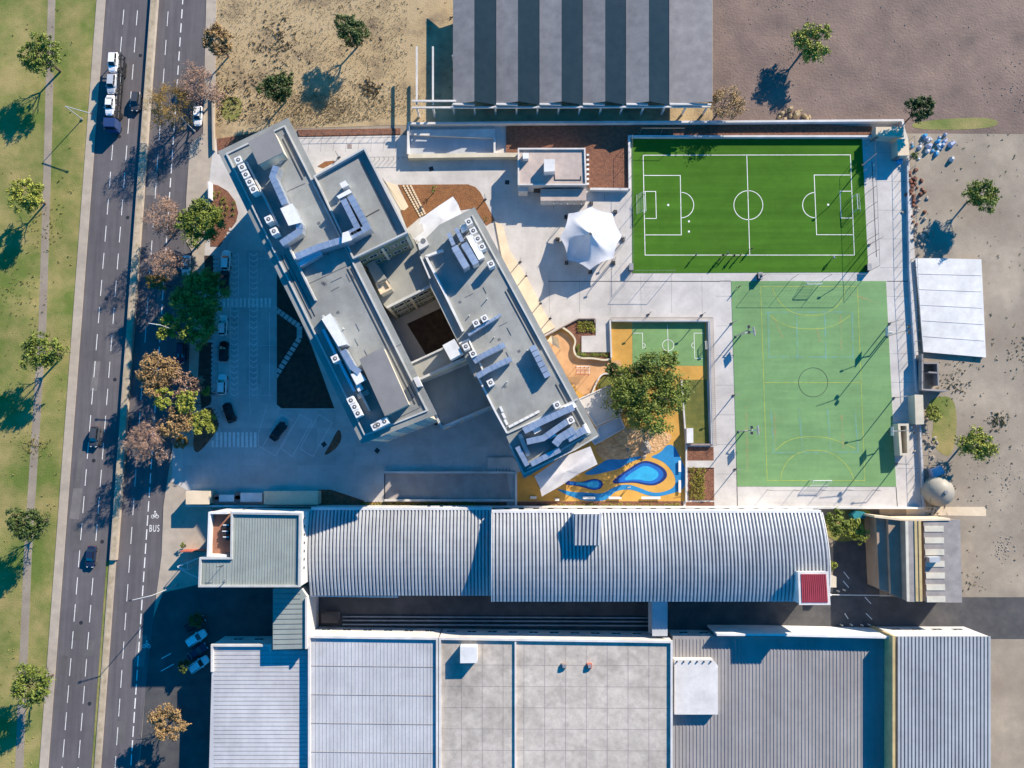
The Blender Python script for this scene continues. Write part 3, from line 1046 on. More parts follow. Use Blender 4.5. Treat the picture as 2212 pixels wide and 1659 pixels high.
# low screen wall in front of the west row of units
sw_ = inset(wA, 4.0)
for t0, t1, hh in ((.015, .27, 1.5), (.335, .56, .9), (.62, .985, 1.4)):
    MB().strip([lerp(sw_[0], sw_[3], t0), lerp(sw_[0], sw_[3], t1)], .3, ZA, ZA + hh).build('screen_wall', M['kerb'], school)
parapet(school, wN, ZA - .03, .85, .3, M['kerb'], closed=True)
iN2 = inset(wN, 1.7)
MB().strip([iN2[1], iN2[2]], .14, ZA - .03, ZA + .1).build('cable_tray', M['darkline'], school)
MB().strip(P(q('e2', (975, 1210), (1205, 1085)), ZA), .1, ZA - .03, ZA + .08).build('cable_tray', M['darkline'], school)
for pl in (q('e4', (850, 1200), (1640, 830)), q('e1', (1230, 1270), (1520, 1140)), q('e6', (1330, 690), (1570, 575)), q('e4', (1540, 1000), (1600, 1130), (1680, 1080), (1550, 920)), q('e4', (1290, 1290), (1420, 1220)), q('e8', (920, 1040), (1490, 760))):
    MB().strip(P(pl, ZA), .12, ZA, ZA + .05).build('roof_seam', M['pole'], school)
# roof membrane laps
for k in range(1, 22):
    a_, b_ = lerp(wA[1], wA[2], k / 22), lerp(wA[0], wA[3], k / 22)
    MB().strip([lerp(a_, b_, .17), lerp(a_, b_, .72)], .09, ZA, ZA + .012).build('membrane_lap', M['membrane2'], school)
iE2 = inset(wE, 1.2)
MB().strip([iE2[2], iE2[3], iE2[4]], .28, ZE - .02, ZE + .26).build('roof_kerb', M['kerb'], school)
for d_ in (1.9, 2.5):
    i_ = inset(wE, d_)
    MB().strip([lerp(i_[2], i_[3], .33), lerp(i_[2], i_[3], .62)], .12, ZE, ZE + .12).build('cable_tray', M['darkline'], school)
    MB().strip([lerp(i_[2], i_[3], .78), lerp(i_[2], i_[3], .98)], .12, ZE, ZE + .12).build('cable_tray', M['darkline'], school)
MB().strip(P(q('e3', (440, 1090), (720, 1640)) + q('e7', (610, 640)), ZE), .45, ZE, ZE + .75).build('parapet', M['white'], school)
MB().strip(P(q('e3', (345, 1080), (500, 1440)), ZE), .3, ZE, ZE + .5).build('parapet', M['white'], school)
MB().strip(P(q('e3', (430, 1085), (660, 1000), (720, 985)), ZE), .45, ZE, ZE + .75).build('parapet', M['white'], school)
MB().strip(P(q('e7', (545, 840), (700, 770), (940, 1290), (810, 1390)), ZE), .3, ZE, ZE + .6).build('parapet', M['white'], school)
MB().strip(P(q('f1', (175, 270), (400, 720), (560, 1010)), ZE), .35, ZE, ZE + .5).build('parapet', M['white'], school)
MB().strip(P(q('f1', (560, 1010), (1000, 810), (1530, 540)), ZE), .35, ZE, ZE + .35).build('parapet', M['kerb'], school)
MB().strip(P(q('f1', (590, 1160), (790, 1575), (1490, 1240), (1810, 1050)), ZE), .28, ZE, ZE + .35).build('roof_kerb', M['kerb'], school)
for k in range(6):
    c = at(*lerp(*q('f1', (615, 910), (970, 725)), k / 5), ZE)
    MB().box((c.x, c.y, ZE + .2), (1.0, .45, .4), R(27)).build('roof_vent', M['white'], school)
for k in range(3):
    c = at(*lerp(*q('f1', (480, 680), (545, 860)), k / 2), ZE)
    MB().box((c.x, c.y, ZE + .2), (.45, 1.1, .4), R(27)).build('roof_vent', M['white'], school)

# penthouses
pent = [(q('e1', (570, 450), (985, 235), (1165, 620), (745, 830)), 3.2), (q('e6', (870, 830), (1265, 620)) + q('e8', (1250, 735), (855, 930)), 2.8)]
for pts, h_ in pent:
    ww = P(pts, ZA + h_)
    MB().prism(inset(ww, .1), ZA, ZA + h_ - .2).build('penthouse_wall', M['creamwall'], school)
    MB().prism(ww, ZA + h_ - .2, ZA + h_).build('penthouse_roof', M['penthouse'], school)
# stair head on the north link
ww = P(q('e5', (320, 490), (455, 420), (660, 720), (480, 800)), ZCN + 4.0)
MB().prism(ww, ZCN, ZCN + 4.0).build('stair_head', M['membrane2'], school)
ww = P(q('e5', (475, 820), (655, 735), (760, 905), (565, 1000)), ZCN + 2.6)
MB().prism(inset(ww, .1), ZCN, ZCN + 2.5).build('stair_head', M['creamwall'], school)
MB().strip(inset(ww, .2), .35, ZCN + 2.5, ZCN + 2.9, True).build('parapet', M['cream'], school)
# lift cap on the south link
ww = P(q('e7', (262, 862), (458, 755), (600, 990), (395, 1105)), ZCN + 3.0)
MB().prism(ww, ZCN, ZCN + 3.0).build('lift_cap', M['white'], school)
# small hoods
ww = P(q('e8', (1320, 300), (1400, 270), (1475, 430), (1390, 450)), ZA + 1.6)
MB().prism(ww, ZA, ZA + 1.6).build('roof_hood', M['whitewall'], school)
ww = P(q('e1', (1010, 735), (1120, 650), (1185, 720), (1090, 800)), ZA + .6)
MB().prism(ww, ZA, ZA + .6).build('roof_hood', M['kerb'], school)
ww = P(q('e3', (290, 850), (430, 760), (480, 870), (320, 960)), ZE + .9)
MB().prism(ww, ZE, ZE + .9).build('roof_hood', M['whitewall'], school)
c = at(*q('e3', (385, 810))[0], ZE + .9)
MB().tube((c.x, c.y, ZE + .9), (c.x, c.y, ZE + .96), .5, .5, 16).build('round_vent', M['pole'], school)
# pads
for pts, zt in ((q('e6', (830, 1410), (1005, 1330), (1040, 1400), (862, 1490)), ZA + .5), (q('f1', (705, 1030), (760, 1020), (885, 1310), (825, 1335)), ZE + .9), (q('e1', (1110, 1560), (1260, 1470), (1290, 1500), (1120, 1600)), ZA + 1.7)):
    MB().prism(P(pts, zt), zt - .5, zt).build('plinth', M['kerb'], school)

# ---- rooftop ducts (things standing on the roof)
DL = 1.2


def duct(label, pts, zb, h0, h1, wd, group='rooftop air ducts', m=None):
    h1 *= 1.4
    z1 = zb + h1
    w_ = [Vector((p.x, p.y)) for p in P(pts, z1)]
    t = thing('air_duct', label, 'duct', (w_[0].x, w_[0].y, zb), 0, group)
    MB().strip(w_, wd, zb + h0, z1).build('casing', m or M['duct'], t)
    for a, b in zip(w_[:-1], w_[1:]):
        d = b - a
        L = d.length
        d.normalize()
        ang = math.atan2(d.y, d.x)
        k = int(L / DL)
        for i in range(1, k + 1):
            p = a + d * (i * L / (k + 1))
            MB().box((p.x, p.y, (zb + h0 + z1) / 2), (.07, wd + .1, h1 - h0 + .1), ang).build('flange', m or M['duct'], t)
        for i in range(max(1, int(L / 2.6)) + 1):
            p = a + d * (.2 + i * (L - .4) / max(1, int(L / 2.6)))
            if h0 > .05:
                MB().box((p.x, p.y, zb + h0 / 2), (.1, wd * .7, h0), ang).build('stand', M['metal'], t)
    return t


duct('bent grey duct beside the brown penthouse on the west wing roof', q('e1', (1040, 850), (980, 1030), (1185, 1480)), ZA, .3, 2.1, 1.15)
duct('hooked duct running from the white air handler to the west edge', q('e4', (770, 180), (760, 300), (460, 500)), ZA, .3, 1.6, 1.2)
duct('inner of the two parallel ducts on the north block roof', q('e2', (605, 920), (850, 1410), (690, 1490)), ZA, .3, 1.9, 1.05)
duct('outer of the two parallel ducts that turns towards the west wing', q('e2', (720, 860), (1005, 1385), (660, 1570)) + q('e4', (1080, 560), (700, 720)), ZA, .3, 1.9, 1.15)
duct('short duct lying parallel to the long cross duct near the west edge', q('e4', (1120, 640), (760, 850)), ZA, .2, 1.2, .9)
duct('duct stepping down beside the long penthouse on the west wing', q('e6', (600, 680), (760, 960), (880, 1050)), ZA, .3, 1.8, 1.1)
duct('low pipe duct along the west screen wall', q('e6', (270, 330), (790, 1360)), ZA, .1, .7, .5)
duct('left of the two tapering ducts at the north end of the east wing', q('e3', (805, 680), (890, 880)), ZE, .8, 1.7, .75)
duct('wide lower part of the left tapering duct on the east wing', q('e3', (900, 900), (1105, 1250)), ZE, .5, 2.4, 1.25)
duct('right of the two tapering ducts at the north end of the east wing', q('e3', (930, 600), (1035, 820)), ZE, .8, 1.7, .75)
duct('wide lower part of the right tapering duct on the east wing', q('e3', (1060, 850), (1260, 1190)), ZE, .5, 2.4, 1.25)
duct('thin duct behind the pair of fan units on the east wing', q('e7', (690, 690), (1230, 350)), ZE, .4, 1.2, .45)
duct('upper of two stub ducts crossing the middle of the east wing', q('e7', (780, 1130), (900, 1050), (1290, 850)), ZE, .35, 1.3, 1.0)
duct('lower of two stub ducts crossing the middle of the east wing', q('e7', (830, 1380), (1010, 1270), (1400, 1080)), ZE, .35, 1.5, 1.0)
duct('long stepped duct at the top of the south plant deck', q('f1', (790, 980), (1020, 860), (1340, 710), (1480, 650)), ZE, .3, 1.9, 1.2)
duct('middle duct of the south plant deck beside the cyan cover', q('f1', (830, 1130), (1060, 1080), (1230, 960), (1390, 850)), ZE, .4, 1.8, 1.1)
duct('fat curved duct in the lower right of the south plant deck', q('f1', (1220, 1170), (1290, 1080), (1490, 960)), ZE, .3, 2.0, 1.4)
duct('short duct ending at the white drum on the plant deck', q('f1', (1400, 1090), (1640, 960)), ZE, .3, 1.7, 1.3)
duct('duct along the south kerb of the plant deck', q('f1', (890, 1440), (1290, 1240)), ZE, .3, 1.2, 1.0)
duct('duct along the west kerb of the plant deck', q('f1', (700, 1200), (840, 1460)), ZE, .3, 1.2, .9)
# air handlers
for label, pts, zb, h_ in (
        ('big white air handler joining the bent duct on the west wing', q('e1', (1120, 1560), (1310, 1480)) + q('e4', (790, 150), (590, 200)), ZA, 1.8),
        ('bright white duct junction box on the north block roof', q('e2', (600, 1480), (690, 1450), (745, 1590), (590, 1640)), ZA, 2.1),
        ('flat grey plant box at the head of the parallel ducts', q('e2', (505, 870), (705, 755), (745, 800), (540, 905)), ZA, 1.9),
        ('dark condenser box north of the parallel ducts', q('e2', (555, 660), (640, 610), (690, 680), (590, 730)), ZA, 1.2),
        ('long white air handler in the middle of the west wing', q('e6', (255, 165), (390, 75), (660, 575), (530, 610)), ZA, 2.0),
        ('stepped silver air handler west of the long penthouse', q('e6', (740, 1080), (880, 1040), (980, 1160), (830, 1250)), ZA, 1.6),
        ('small silver box unit below the stepped air handler', q('e6', (815, 1270), (890, 1235), (940, 1320), (860, 1360)), ZA, 1.1),
        ('dark louvred plant box between the tapering ducts and fan row', q('e3', (1100, 740), (1190, 700), (1400, 1080), (1310, 1120)), ZE, 1.5),
        ('shallow plant box at the north corner of the east wing', q('e3', (1000, 570), (1090, 530), (1130, 620), (1030, 680)), ZE, .9),
        ('angular silver box at the right end of the stepped duct', q('f1', (1350, 640), (1480, 580), (1520, 640), (1400, 710)), ZE, 1.6),
        ('silver box near the left end of the plant deck', q('f1', (900, 950), (990, 900), (1030, 970), (940, 1020)), ZE, 1.2)):
    t = ubox('air_handler', label, 'air handler', pts, zb, zb + h_ * 1.45, M['duct'], 'rooftop air handlers', M['unit'])
ubox('plant_cover', 'bright cyan cover panel on the south plant deck', 'cover', q('f1', (1105, 1010), (1195, 960), (1240, 1040), (1140, 1100)), ZE + .3, ZE + 2.0, M['cyan'])
c = at(*q('f1', (1615, 890))[0], ZE)
c2 = at(*q('f1', (1675, 1010))[0], ZE)
t = thing('steel_drum', 'white horizontal drum at the east edge of the plant deck', 'drum', (c.x, c.y, ZE))
MB().tube((c.x, c.y, ZE + .75), (c2.x, c2.y, ZE + .75), .42, .42, 14).build('shell', M['white'], t, smooth=False)
MB().box(((c.x + c2.x) / 2, (c.y + c2.y) / 2, ZE + .18), (.5, .9, .36), R(27)).build('cradle', M['metal'], t)

# six collector boxes along the east edge of the east wing
pa, pb = q('e7', (1745, 870), (2015, 1390))
for k in range(6):
    t0, t1 = k / 6 + .006, (k + 1) / 6 - .012
    a, b = lerp(pa, pb, t0), lerp(pa, pb, t1)
    c = at(*lerp(a, b, .5), ZE + 1.8)
    d = at(*b, ZE + 1.8) - at(*a, ZE + 1.8)
    t = thing('solar_collector', 'raised blue grey collector panel, %s from the north along the east edge' % ORD[k], 'solar panel', (c.x, c.y, ZE), math.atan2(d.y, d.x), 'collector panels on the east wing')
    m = MB()
    m.box((0, 0, 1.7), (d.length, 1.25, .16))
    m.build('panel', M['duct'], t, local=True)
    MB().box((0, .1, .8), (d.length * .98, .9, 1.6)).build('plinth', M['metal'], t, local=True)

# ---- fan units
def make_unit(name, sx, sy, h_, fans, m=None):
    t = thing(name, 'x', 'air conditioner')
    MB().box((0, 0, h_ / 2 + .1), (sx, sy, h_)).build('casing', m or M['unit'], t, local=True)
    for i in range(fans):
        y = (i - (fans - 1) / 2) * sy / fans
        r = .31 * min(sx, sy / fans)
        f_ = MB().tube((0, y, h_ + .1), (0, y, h_ + .13), r, r, 16).build('fan_opening', M['fan'], t, local=True)
        MB().tube((0, y, h_ + .13), (0, y, h_ + .18), r * .35, r * .3, 8).build('fan_hub', M['unit'], f_, local=True)
    for x in (-1, 1):
        MB().box((x * sx * .4, 0, .05), (.1, sy, .1)).build('foot', M['metal'], t, local=True)
    return t


bpy.context.view_layer.update()
unitA = make_unit('fan_unit', 1.2, 1.2, 2.2, 1)
spots = []
for k in range(5):
    spots.append((lerp(*q('e1', (412, 748), (662, 1235)), k / 4), ZA, 'white fan unit, %s from the north in the row of five on the west wing' % ORD[k]))
spots += [(q('e4', (250, 95))[0], ZA, 'white fan unit standing alone at the top of the lit strip'),
          (q('e4', (340, 295))[0], ZA, 'white fan unit below the lone one west of the hooked duct'),
          (q('e6', (470, 815))[0], ZA, 'single white fan unit beside the long white air handler'),
          (q('e8', (290, 670))[0], ZA, 'northernmost of three white fan units near the south west corner'),
          (q('e8', (350, 777))[0], ZA, 'middle of three white fan units near the south west corner'),
          (q('e8', (405, 885))[0], ZA, 'southernmost of three white fan units near the south west corner'),
          (q('e8', (690, 1100))[0], ZA, 'left of two white fan units on the south edge of the west wing'),
          (q('e8', (745, 1070))[0], ZA, 'inner neighbour of the left fan unit on the south edge'),
          (q('e8', (845, 1020))[0], ZA, 'right of two white fan units on the south edge of the west wing')]
for k in range(5):
    x, y = ((1140, 490), (1215, 640), (1290, 772), (1360, 905), (1510, 1190))[k]
    spots.append((q('e3', (x, y))[0], ZE, 'white fan unit, %s from the north on the east edge of the east wing' % ORD[k]))
spots += [(q('e7', (820, 490))[0], ZE, 'left of the two fan units in the middle of the east wing'),
          (q('e7', (960, 412))[0], ZE, 'right of the two fan units in the middle of the east wing'),
          (q('e7', (650, 880))[0], ZE, 'fan unit beside the white lift cap'),
          (q('e7', (770, 1000))[0], ZE, 'fan unit just below the lift cap on the east wing edge'),
          (q('e7', (1060, 1480))[0], ZE, 'pale fan unit below the lower stub duct'),
          (q('f1', (1250, 620))[0], ZE, 'fan unit north of the stepped duct on the plant deck'),
          (q('f1', (1440, 830))[0], ZE, 'round topped fan unit at the right end of the middle duct')]
for i, (uv, z, lab) in enumerate(spots):
    h_ = 2.3
    c = at(*uv, z + h_)
    place(unitA, i == 0, (c.x, c.y, z), R(27), lab, 'rooftop fan units')

# ---- fabric canopies beside the school
def canopy(name, label, pts, z, peak=None, group=None, fab=None):
    w_ = P(pts, z)
    c = centroid(w_)
    t = thing(name, label, 'canopy', (c.x, c.y, 0), 0, group)
    m = MB()
    n_ = len(w_)
    # fan of gently sagging strips
    K_ = 5
    cc = Vector((c.x, c.y, z + (peak or .6)))
    rings = []
    for k in range(K_ + 1):
        f = k / K_
        rg = []
        for i in range(n_):
            p = Vector(w_[i])
            v = p.lerp(cc, f)
            v.z = z + (cc.z - z) * (f ** 1.3) + (.5 if i % 2 == 0 else -.3) * (1 - f)
            rg.append(v)
        rings.append(rg)
    vs = [v for rg in rings for v in rg]
    fs = []
    for k in range(K_):
        for i in range(n_):
            j = (i + 1) % n_
            fs.append([k * n_ + i, k * n_ + j, (k + 1) * n_ + j, (k + 1) * n_ + i])
    m.add(vs, fs)
    m.build('membrane', fab or M['tent'], t, smooth=True)
    for i in range(0, n_, 2):
        p = w_[i]
        MB().tube((p.x, p.y, 0), (p.x, p.y, z + .5), .09, .07, 8).build('mast', M['pole'], t)
    return t


canopy('fabric_canopy', 'white stretched canopy between the north block and the east wing', q('e3', (230, 790), (345, 430), (620, 260), (875, 65), (960, 200), (1020, 345), (960, 640), (500, 900)), 4.5)
canopy('fabric_canopy', 'white sail canopy over the orange playground south of the east wing', q('c3', (285, 790), (560, 600), (865, 480), (900, 560), (940, 665), (760, 760), (540, 900), (365, 1002), (340, 900)), 4.2, fab=M['sail'])
# flat veranda roofs on the east side
vr = thing('veranda', 'flat roofed veranda attached to the east wing under the big tree', 'veranda', at(1300, 880))
for pts, z, m in ((q('f1', (1545, 535), (1990, 335), (2165, 690), (2125, 770), (1785, 925)), 3.8, M['concrete']), (q('f1', (1790, 935), (2125, 775), (2195, 945), (1770, 1180), (1720, 1110), (1830, 1060)), 3.4, M['greyroof'])):
    ww = P(pts, z)
    MB().prism(ww, z - .25, z).build('roof_slab', m, vr)
    MB().strip(inset(ww, .12), .2, z, z + .18, True).build('edge_kerb', M['whitewall'], vr)
    for p in inset(ww, .5):
        MB().tube((p[0], p[1], 0), (p[0], p[1], z - .25), .09, .09, 8).build('column', M['pole'], vr)
# terrace slab between the wings
MB().prism(P(q('e3', (155, 620), (370, 515), (400, 640), (250, 760)), 5), 4.7, 5.0).build('entrance_slab', M['concrete'], school)

# small roof furniture: drains, gooseneck pipes and conduits
rf_ = random.Random(21)
for i in range(32):
    if i % 2:
        p = lerp(lerp(wA[1], wA[2], rf_.uniform(.05, .95)), lerp(wA[0], wA[3], rf_.uniform(.05, .95)), rf_.uniform(.2, .6))
        z = ZA
    else:
        p = lerp(lerp(wE[2], wE[3], rf_.uniform(.25, .75)), lerp(wE[8], wE[5], rf_.uniform(.1, .9)), rf_.uniform(.25, .75))
        z = ZE
    if i % 3 == 0:
        MB().tube((p[0], p[1], z), (p[0], p[1], z + rf_.uniform(.4, .9)), .09, .09, 8).build('vent_pipe', M['unit'], school)
    elif i % 3 == 1:
        MB().box((p[0], p[1], z + .03), (.45, .45, .06), R(27)).build('roof_drain', M['pole'], school)
    else:
        a_ = R(27 + (90 if rf_.random() < .5 else 0))
        L_ = rf_.uniform(1, 2.8)
        MB().bar((p[0], p[1]), (p[0] + math.cos(a_) * L_, p[1] + math.sin(a_) * L_), .08, z + .02, z + .1).build('conduit', M['metal'], school)

# ================================================================== THE VAULTED HALLS
def vault(label, u0, u1, vt, vb, eave, rise, nrib, seed, u1b=None):
    u1b = u1b or u1
    NS = 12
    tl, tr, br, bl = at(u0, vt, eave), at(u1, vt, eave), at(u1b, vb, eave), at(u0, vb, eave)
    c = (tl + tr + br + bl) / 4
    t = thing('vaulted_hall', label, 'warehouse', (c.x, c.y, 0))

    def surf(s, f, dz=0.0):
        a = tl.lerp(tr, s)
        b = bl.lerp(br, s)
        p = a.lerp(b, f)
        p.z = eave + rise * (1 - (2 * f - 1) ** 2) + dz
        return p
    # walls with gable ends following the curve
    m = MB()
    for s in (0.002, .998):
        top = [surf(s, i / NS, -.12) for i in range(NS + 1)]
        bot = [Vector((p.x, p.y, 0)) for p in top]
        m.add(top + bot, [[i, i + 1, NS + 2 + i, NS + 1 + i] for i in range(NS)])
    m.build('gable_wall', M['whitewall'], t)
    for f in (0.004, .996):
        a, b = surf(0, f, -.12), surf(1, f, -.12)
        MB().bar(a, b, .25, 0, a.z).build('side_wall', M['whitewall'], t)
    NB = 2
    m = MB()
    vs = [surf(s, i / NS, -.05) for i in range(NS + 1) for s in (0, 1)]
    m.add(vs, [[2 * i, 2 * i + 1, 2 * i + 3, 2 * i + 2] for i in range(NS)])
    m.build('roof_deck', M['vaultbase'], t)
    # one deep arched rib per sheet
    L = (tr - tl).length
    pitch = L / nrib
    hw0, hw1, hd = pitch * .37, pitch * .22, pitch * .4
    d = (tr - tl).normalized()
    base = surf(0, 0)
    vs, fs = [], []
    for i in range(NS + 1):
        p = surf(0, i / NS) - base
        for off, z in ((-hw0, -.04), (-hw1, hd), (hw1, hd), (hw0, -.04)):
            vs.append((p.x + d.x * off, p.y + d.y * off, p.z + z))
    for i in range(NS):
        for j in range(3):
            fs.append([4 * i + j, 4 * i + 4 + j, 4 * i + 5 + j, 4 * i + 1 + j])
    fs += [[0, 1, 2, 3], [4 * NS + 3, 4 * NS + 2, 4 * NS + 1, 4 * NS]]
    me = bpy.data.meshes.new('roof_rib')
    me.from_pydata(vs, [], fs)
    me.materials.append(M['vault'])
    for k in range(nrib):
        s = (k + .5) / nrib
        p = surf(s, 0)
        o = inst('roof_rib', me, t)
        o.location = p - t.location
        # follow the slight taper of the plan
        sh = (surf(s, 1) - surf(s, 0))
        o.rotation_euler = (0, 0, math.atan2(sh.y, sh.x) - math.atan2((bl - tl).y, (bl - tl).x))
    return t, surf


hallL, surfL = vault('left vaulted hall with ribbed silver roof beside the green roofed office', 669.5, 1063, 1101, 1286, 7.0, 1.5, 52, 1)
hallR, surfR = vault('long right vaulted hall with ribbed silver roof and raised box dormer', 1062.5, 1775, 1107, 1299, 9.6, 1.9, 92, 2, 1789)
for hall, (u0, u1, v, z, zt) in ((hallL, (672, 1062, 1099, 7.0, 7.3)), (hallR, (1062, 1774, 1105, 9.6, 9.9))):
    MB().strip(P([(u0, v), (u1, v)], zt), .5, z - 1.2, zt).build('parapet', M['white'], hall)
    a, b = at(u0, v, zt), at(u1, v, zt)
    k = 14 if hall == hallL else 22
    for i in range(k):
        p = a.lerp(b, (i + .5) / k)
        o = inst('window', window_mesh(1.6, 1.0), hall)
        o.location = (p.x - hall.location.x, p.y + .27 - hall.location.y, z - 2.6)
# right gable trim
pts = [surfR(1, i / 12, .1) for i in range(13)]
m = MB()
for a, b in zip(pts[:-1], pts[1:]):
    m.tube(a, b, .16, .16, 6)
m.build('gable_trim', M['whitewall'], hallR)
pts = [surfR(0, i / 12, .1) for i in range(13)]
m = MB()
for a, b in zip(pts[:-1], pts[1:]):
    m.tube(a, b, .14, .14, 6)
m.build('gable_trim', M['whitewall'], hallR)
# gutter as lower edge trim
MB().strip(P([(671, 1288), (860, 1289.5)], 7.0), .2, 6.7, 7.0).build('gutter', M['whitewall'], hallL)
# dormer box
zt = 13.4
dpts = q('c3', (700, 1180), (985, 1180), (975, 1505), (695, 1505))
dw = P(dpts, zt)
dm = thing('roof_dormer', 'small ribbed box dormer on the long right vaulted hall', 'dormer', (centroid(dw).x, centroid(dw).y, 10.5))
MB().prism(inset(dw, .1), 9.4, zt - .12).build('wall', M['whitewall'], dm)
MB().prism(dw, zt - .12, zt).build('roof_deck', M['vaultbase'], dm)
rb = None
for k in range(7):
    p0, p1 = lerp(dw[0], dw[1], (k + .5) / 7), lerp(dw[3], dw[2], (k + .5) / 7)
    MB().bar(p0, p1, .34, zt, zt + .22).build('roof_rib', M['vault'], dm)
    if k == 6:
        pass

# ================================================================== OFFICE BLOCK (left of the halls)
of = thing('office_building', 'white walled office with flat green grey roof and small brick red terrace', 'office', at(540, 1180))
ZO = 13.0
opts = q('f3', (770, 515), (1735, 530), (1722, 1550), (320, 1550), (335, 1140), (762, 1140))
ow, _, _ = volume(of, opts, ZO, M['whitewall'], M['greenroof'])
parapet(of, ow, ZO, .45, .35, M['kerb'])
for k in range(1, 26):
    a_, b_ = lerp(ow[0], ow[1], k / 26), lerp((ow[0].x, ow[2].y), ow[2], k / 26)
    MB().strip([lerp(a_, b_, .03), lerp(a_, b_, .97)], .07, ZO, ZO + .06).build('roof_seam', M['greenroof'], of)
for k in range(1, 9):
    a_, b_ = lerp(ow[4], ow[5], k / 9), lerp(ow[3], (ow[5].x, ow[3].y), k / 9)
    MB().strip([lerp(a_, b_, .08), lerp(a_, b_, .94)], .07, ZO, ZO + .06).build('roof_seam', M['greenroof'], of)
tpts = q('f3', (492, 505), (768, 505), (748, 1125), (470, 1120))
tw, _, _ = volume(of, tpts, 11.6, M['whitewall'], M['terracotta'], wname='terrace_wall', rname='terrace_floor')
MB().strip([inset(tw, .2)[1], inset(tw, .2)[0], inset(tw, .2)[3], inset(tw, .2)[2]], .38, 11.5, 13.1).build('parapet', M['white'], of)
io = inset(ow, .06)
windows(of, io[1], io[2], centroid(ow), [3.0, 6.5], 3.0)
windows(of, io[3], io[4], centroid(ow), [3.0, 6.5, 10.0], 3.0)
windows(of, io[2], io[3], centroid(ow), [3.0, 6.5, 10.0], 3.2)
MB().strip([Vector((io[0].x, io[0].y + .1)), Vector((io[1].x, io[1].y + .1))], .25, 10.6, ZO + .5).build('fascia', M['white'], of)
# vents in the white east wall
for k in range(7):
    p = lerp(io[1], io[2], .08 + k * .115)
    MB().box((p[0] + .03, p[1], ZO - 2.2), (.1, .4, .5)).build('wall_vent', M['darkmetal'], of)
for k, (x, y) in enumerate(((690, 715), (680, 800), (690, 880))):
    c = at(*q('f3', (x, y))[0], 12.6)
    t = thing('condenser', 'dark condenser on the brick red terrace, %s from the top' % ORD[k], 'air conditioner', (c.x, c.y, 11.6), 0, 'terrace condensers')
    MB().box((c.x, c.y, 12.1), (1.15, .7, 1.0)).build('casing', M['darkmetal'], t)
    MB().box((c.x, c.y + .25, 12.62), (1.1, .18, .05)).build('lid', M['unit'], t)
c = at(*q('f3', (685, 1470))[0], ZO)
t = thing('roof_pipe', 'thin bent vent pipe on the lower corner of the green roof', 'pipe', (c.x, c.y, ZO))
MB().tube((c.x, c.y, ZO), (c.x, c.y, ZO + 1.4), .1, .1, 8).tube((c.x, c.y, ZO + 1.4), (c.x + .5, c.y + .5, ZO + 1.5), .1, .1, 8).build('tube', M['metal'], t)
c = at(*q('f3', (650, 1250))[0], ZO)
t = thing('aerial', 'small branched aerial on the lower part of the green roof', 'aerial', (c.x, c.y, ZO))
MB().tube((c.x, c.y, ZO), (c.x, c.y, ZO + 2.2), .05, .04, 6).tube((c.x - .5, c.y, ZO + 2.0), (c.x + .7, c.y, ZO + 2.0), .05, .05, 6).build('mast', M['darkmetal'], t)

# annex south of the office
an = thing('annex_building', 'grey sheet roofed annex below the green roofed office', 'building', at(627, 1340))
aw, _, _ = volume(an, [(589.5, 1272), (651, 1272), (663.5, 1290), (663.5, 1401), (589.5, 1403)], 8.5, M['whitewall'], M['greenroof'])
for k in range(1, 12):
    a_, b_ = lerp(aw[0], aw[4], k / 12), lerp((aw[2].x, aw[0].y), aw[3], k / 12)
    MB().strip([lerp(a_, b_, .02), lerp(a_, b_, .98 if k > 2 else .8)], .07, 8.5, 8.56).build('roof_seam', M['pole'], an)
ia = inset(aw, .06)
windows(an, ia[4], ia[0], centroid(aw), [2.5, 6.0], 3.0)
MB().strip([ia[2], ia[3]], .35, 8.4, 9.0).build('parapet', M['whitewall'], an)


def low_roof(name, label, pts, z, m, nseam, axis, parap=True, seam_m=None, wall=None, seam_h=.05, sw=.07, zb=0, seam_t=.0):
    t = thing(name, label, 'building', at(sum(p[0] for p in pts) / len(pts), sum(p[1] for p in pts) / len(pts)))
    ww, _, _ = volume(t, pts, z, wall or M['whitewall'], m, zb)
    for k in range(1, nseam):
        if axis == 'v':
            a_, b_ = lerp(ww[0], ww[1], k / nseam), lerp(ww[3], ww[2], k / nseam)
        else:
            a_, b_ = lerp(ww[0], ww[3], k / nseam), lerp(ww[1], ww[2], k / nseam)
        MB().strip([lerp(a_, b_, .012), lerp(a_, b_, .988)], sw, z, z + seam_h).build('roof_sheet_rib', seam_m or m, t)
    if parap:
        parapet(t, ww, z, .5, .4, M['whitewall'])
    iw = inset(ww, .06)
    windows(t, iw[0], iw[1], centroid(ww), [2.6], 4.0, 1.8, 1.3)
    return t, ww


low_roof('shed_building', 'white sheet roof at the bottom left beside the shaded car park', [(459, 1391), (586, 1391), (586, 1405), (665, 1405), (665, 1950), (430, 1950)][:2] + [(586, 1404), (665, 1404), (665, 1900), (445, 1900)], 6.2, M['whiteroof'], 2, 'h', parap=False)
t = bpy.data.objects['shed_building']
for k in range(52):
    MB().strip(P([(462, 1400 + k * 9 + 6), (583 if k < 0 else 664, 1400 + k * 9 + 6)], 6.2), .07, 6.2, 6.24).build('roof_sheet_rib', M['fibre'], t)
MB().strip(P([(460, 1450), (460, 1393), (585, 1393), (585, 1406)], 6.2), .4, 6.2, 6.7).build('parapet', M['whitewall'], t)
wr, wrw = low_roof('long_building', 'pale ribbed sheet roof south of the left vaulted hall', [(667, 1372), (947, 1376), (947, 1900), (667, 1900)], 7.2, M['whiteroof'], 36, 'v', seam_m=M['greyroof'])
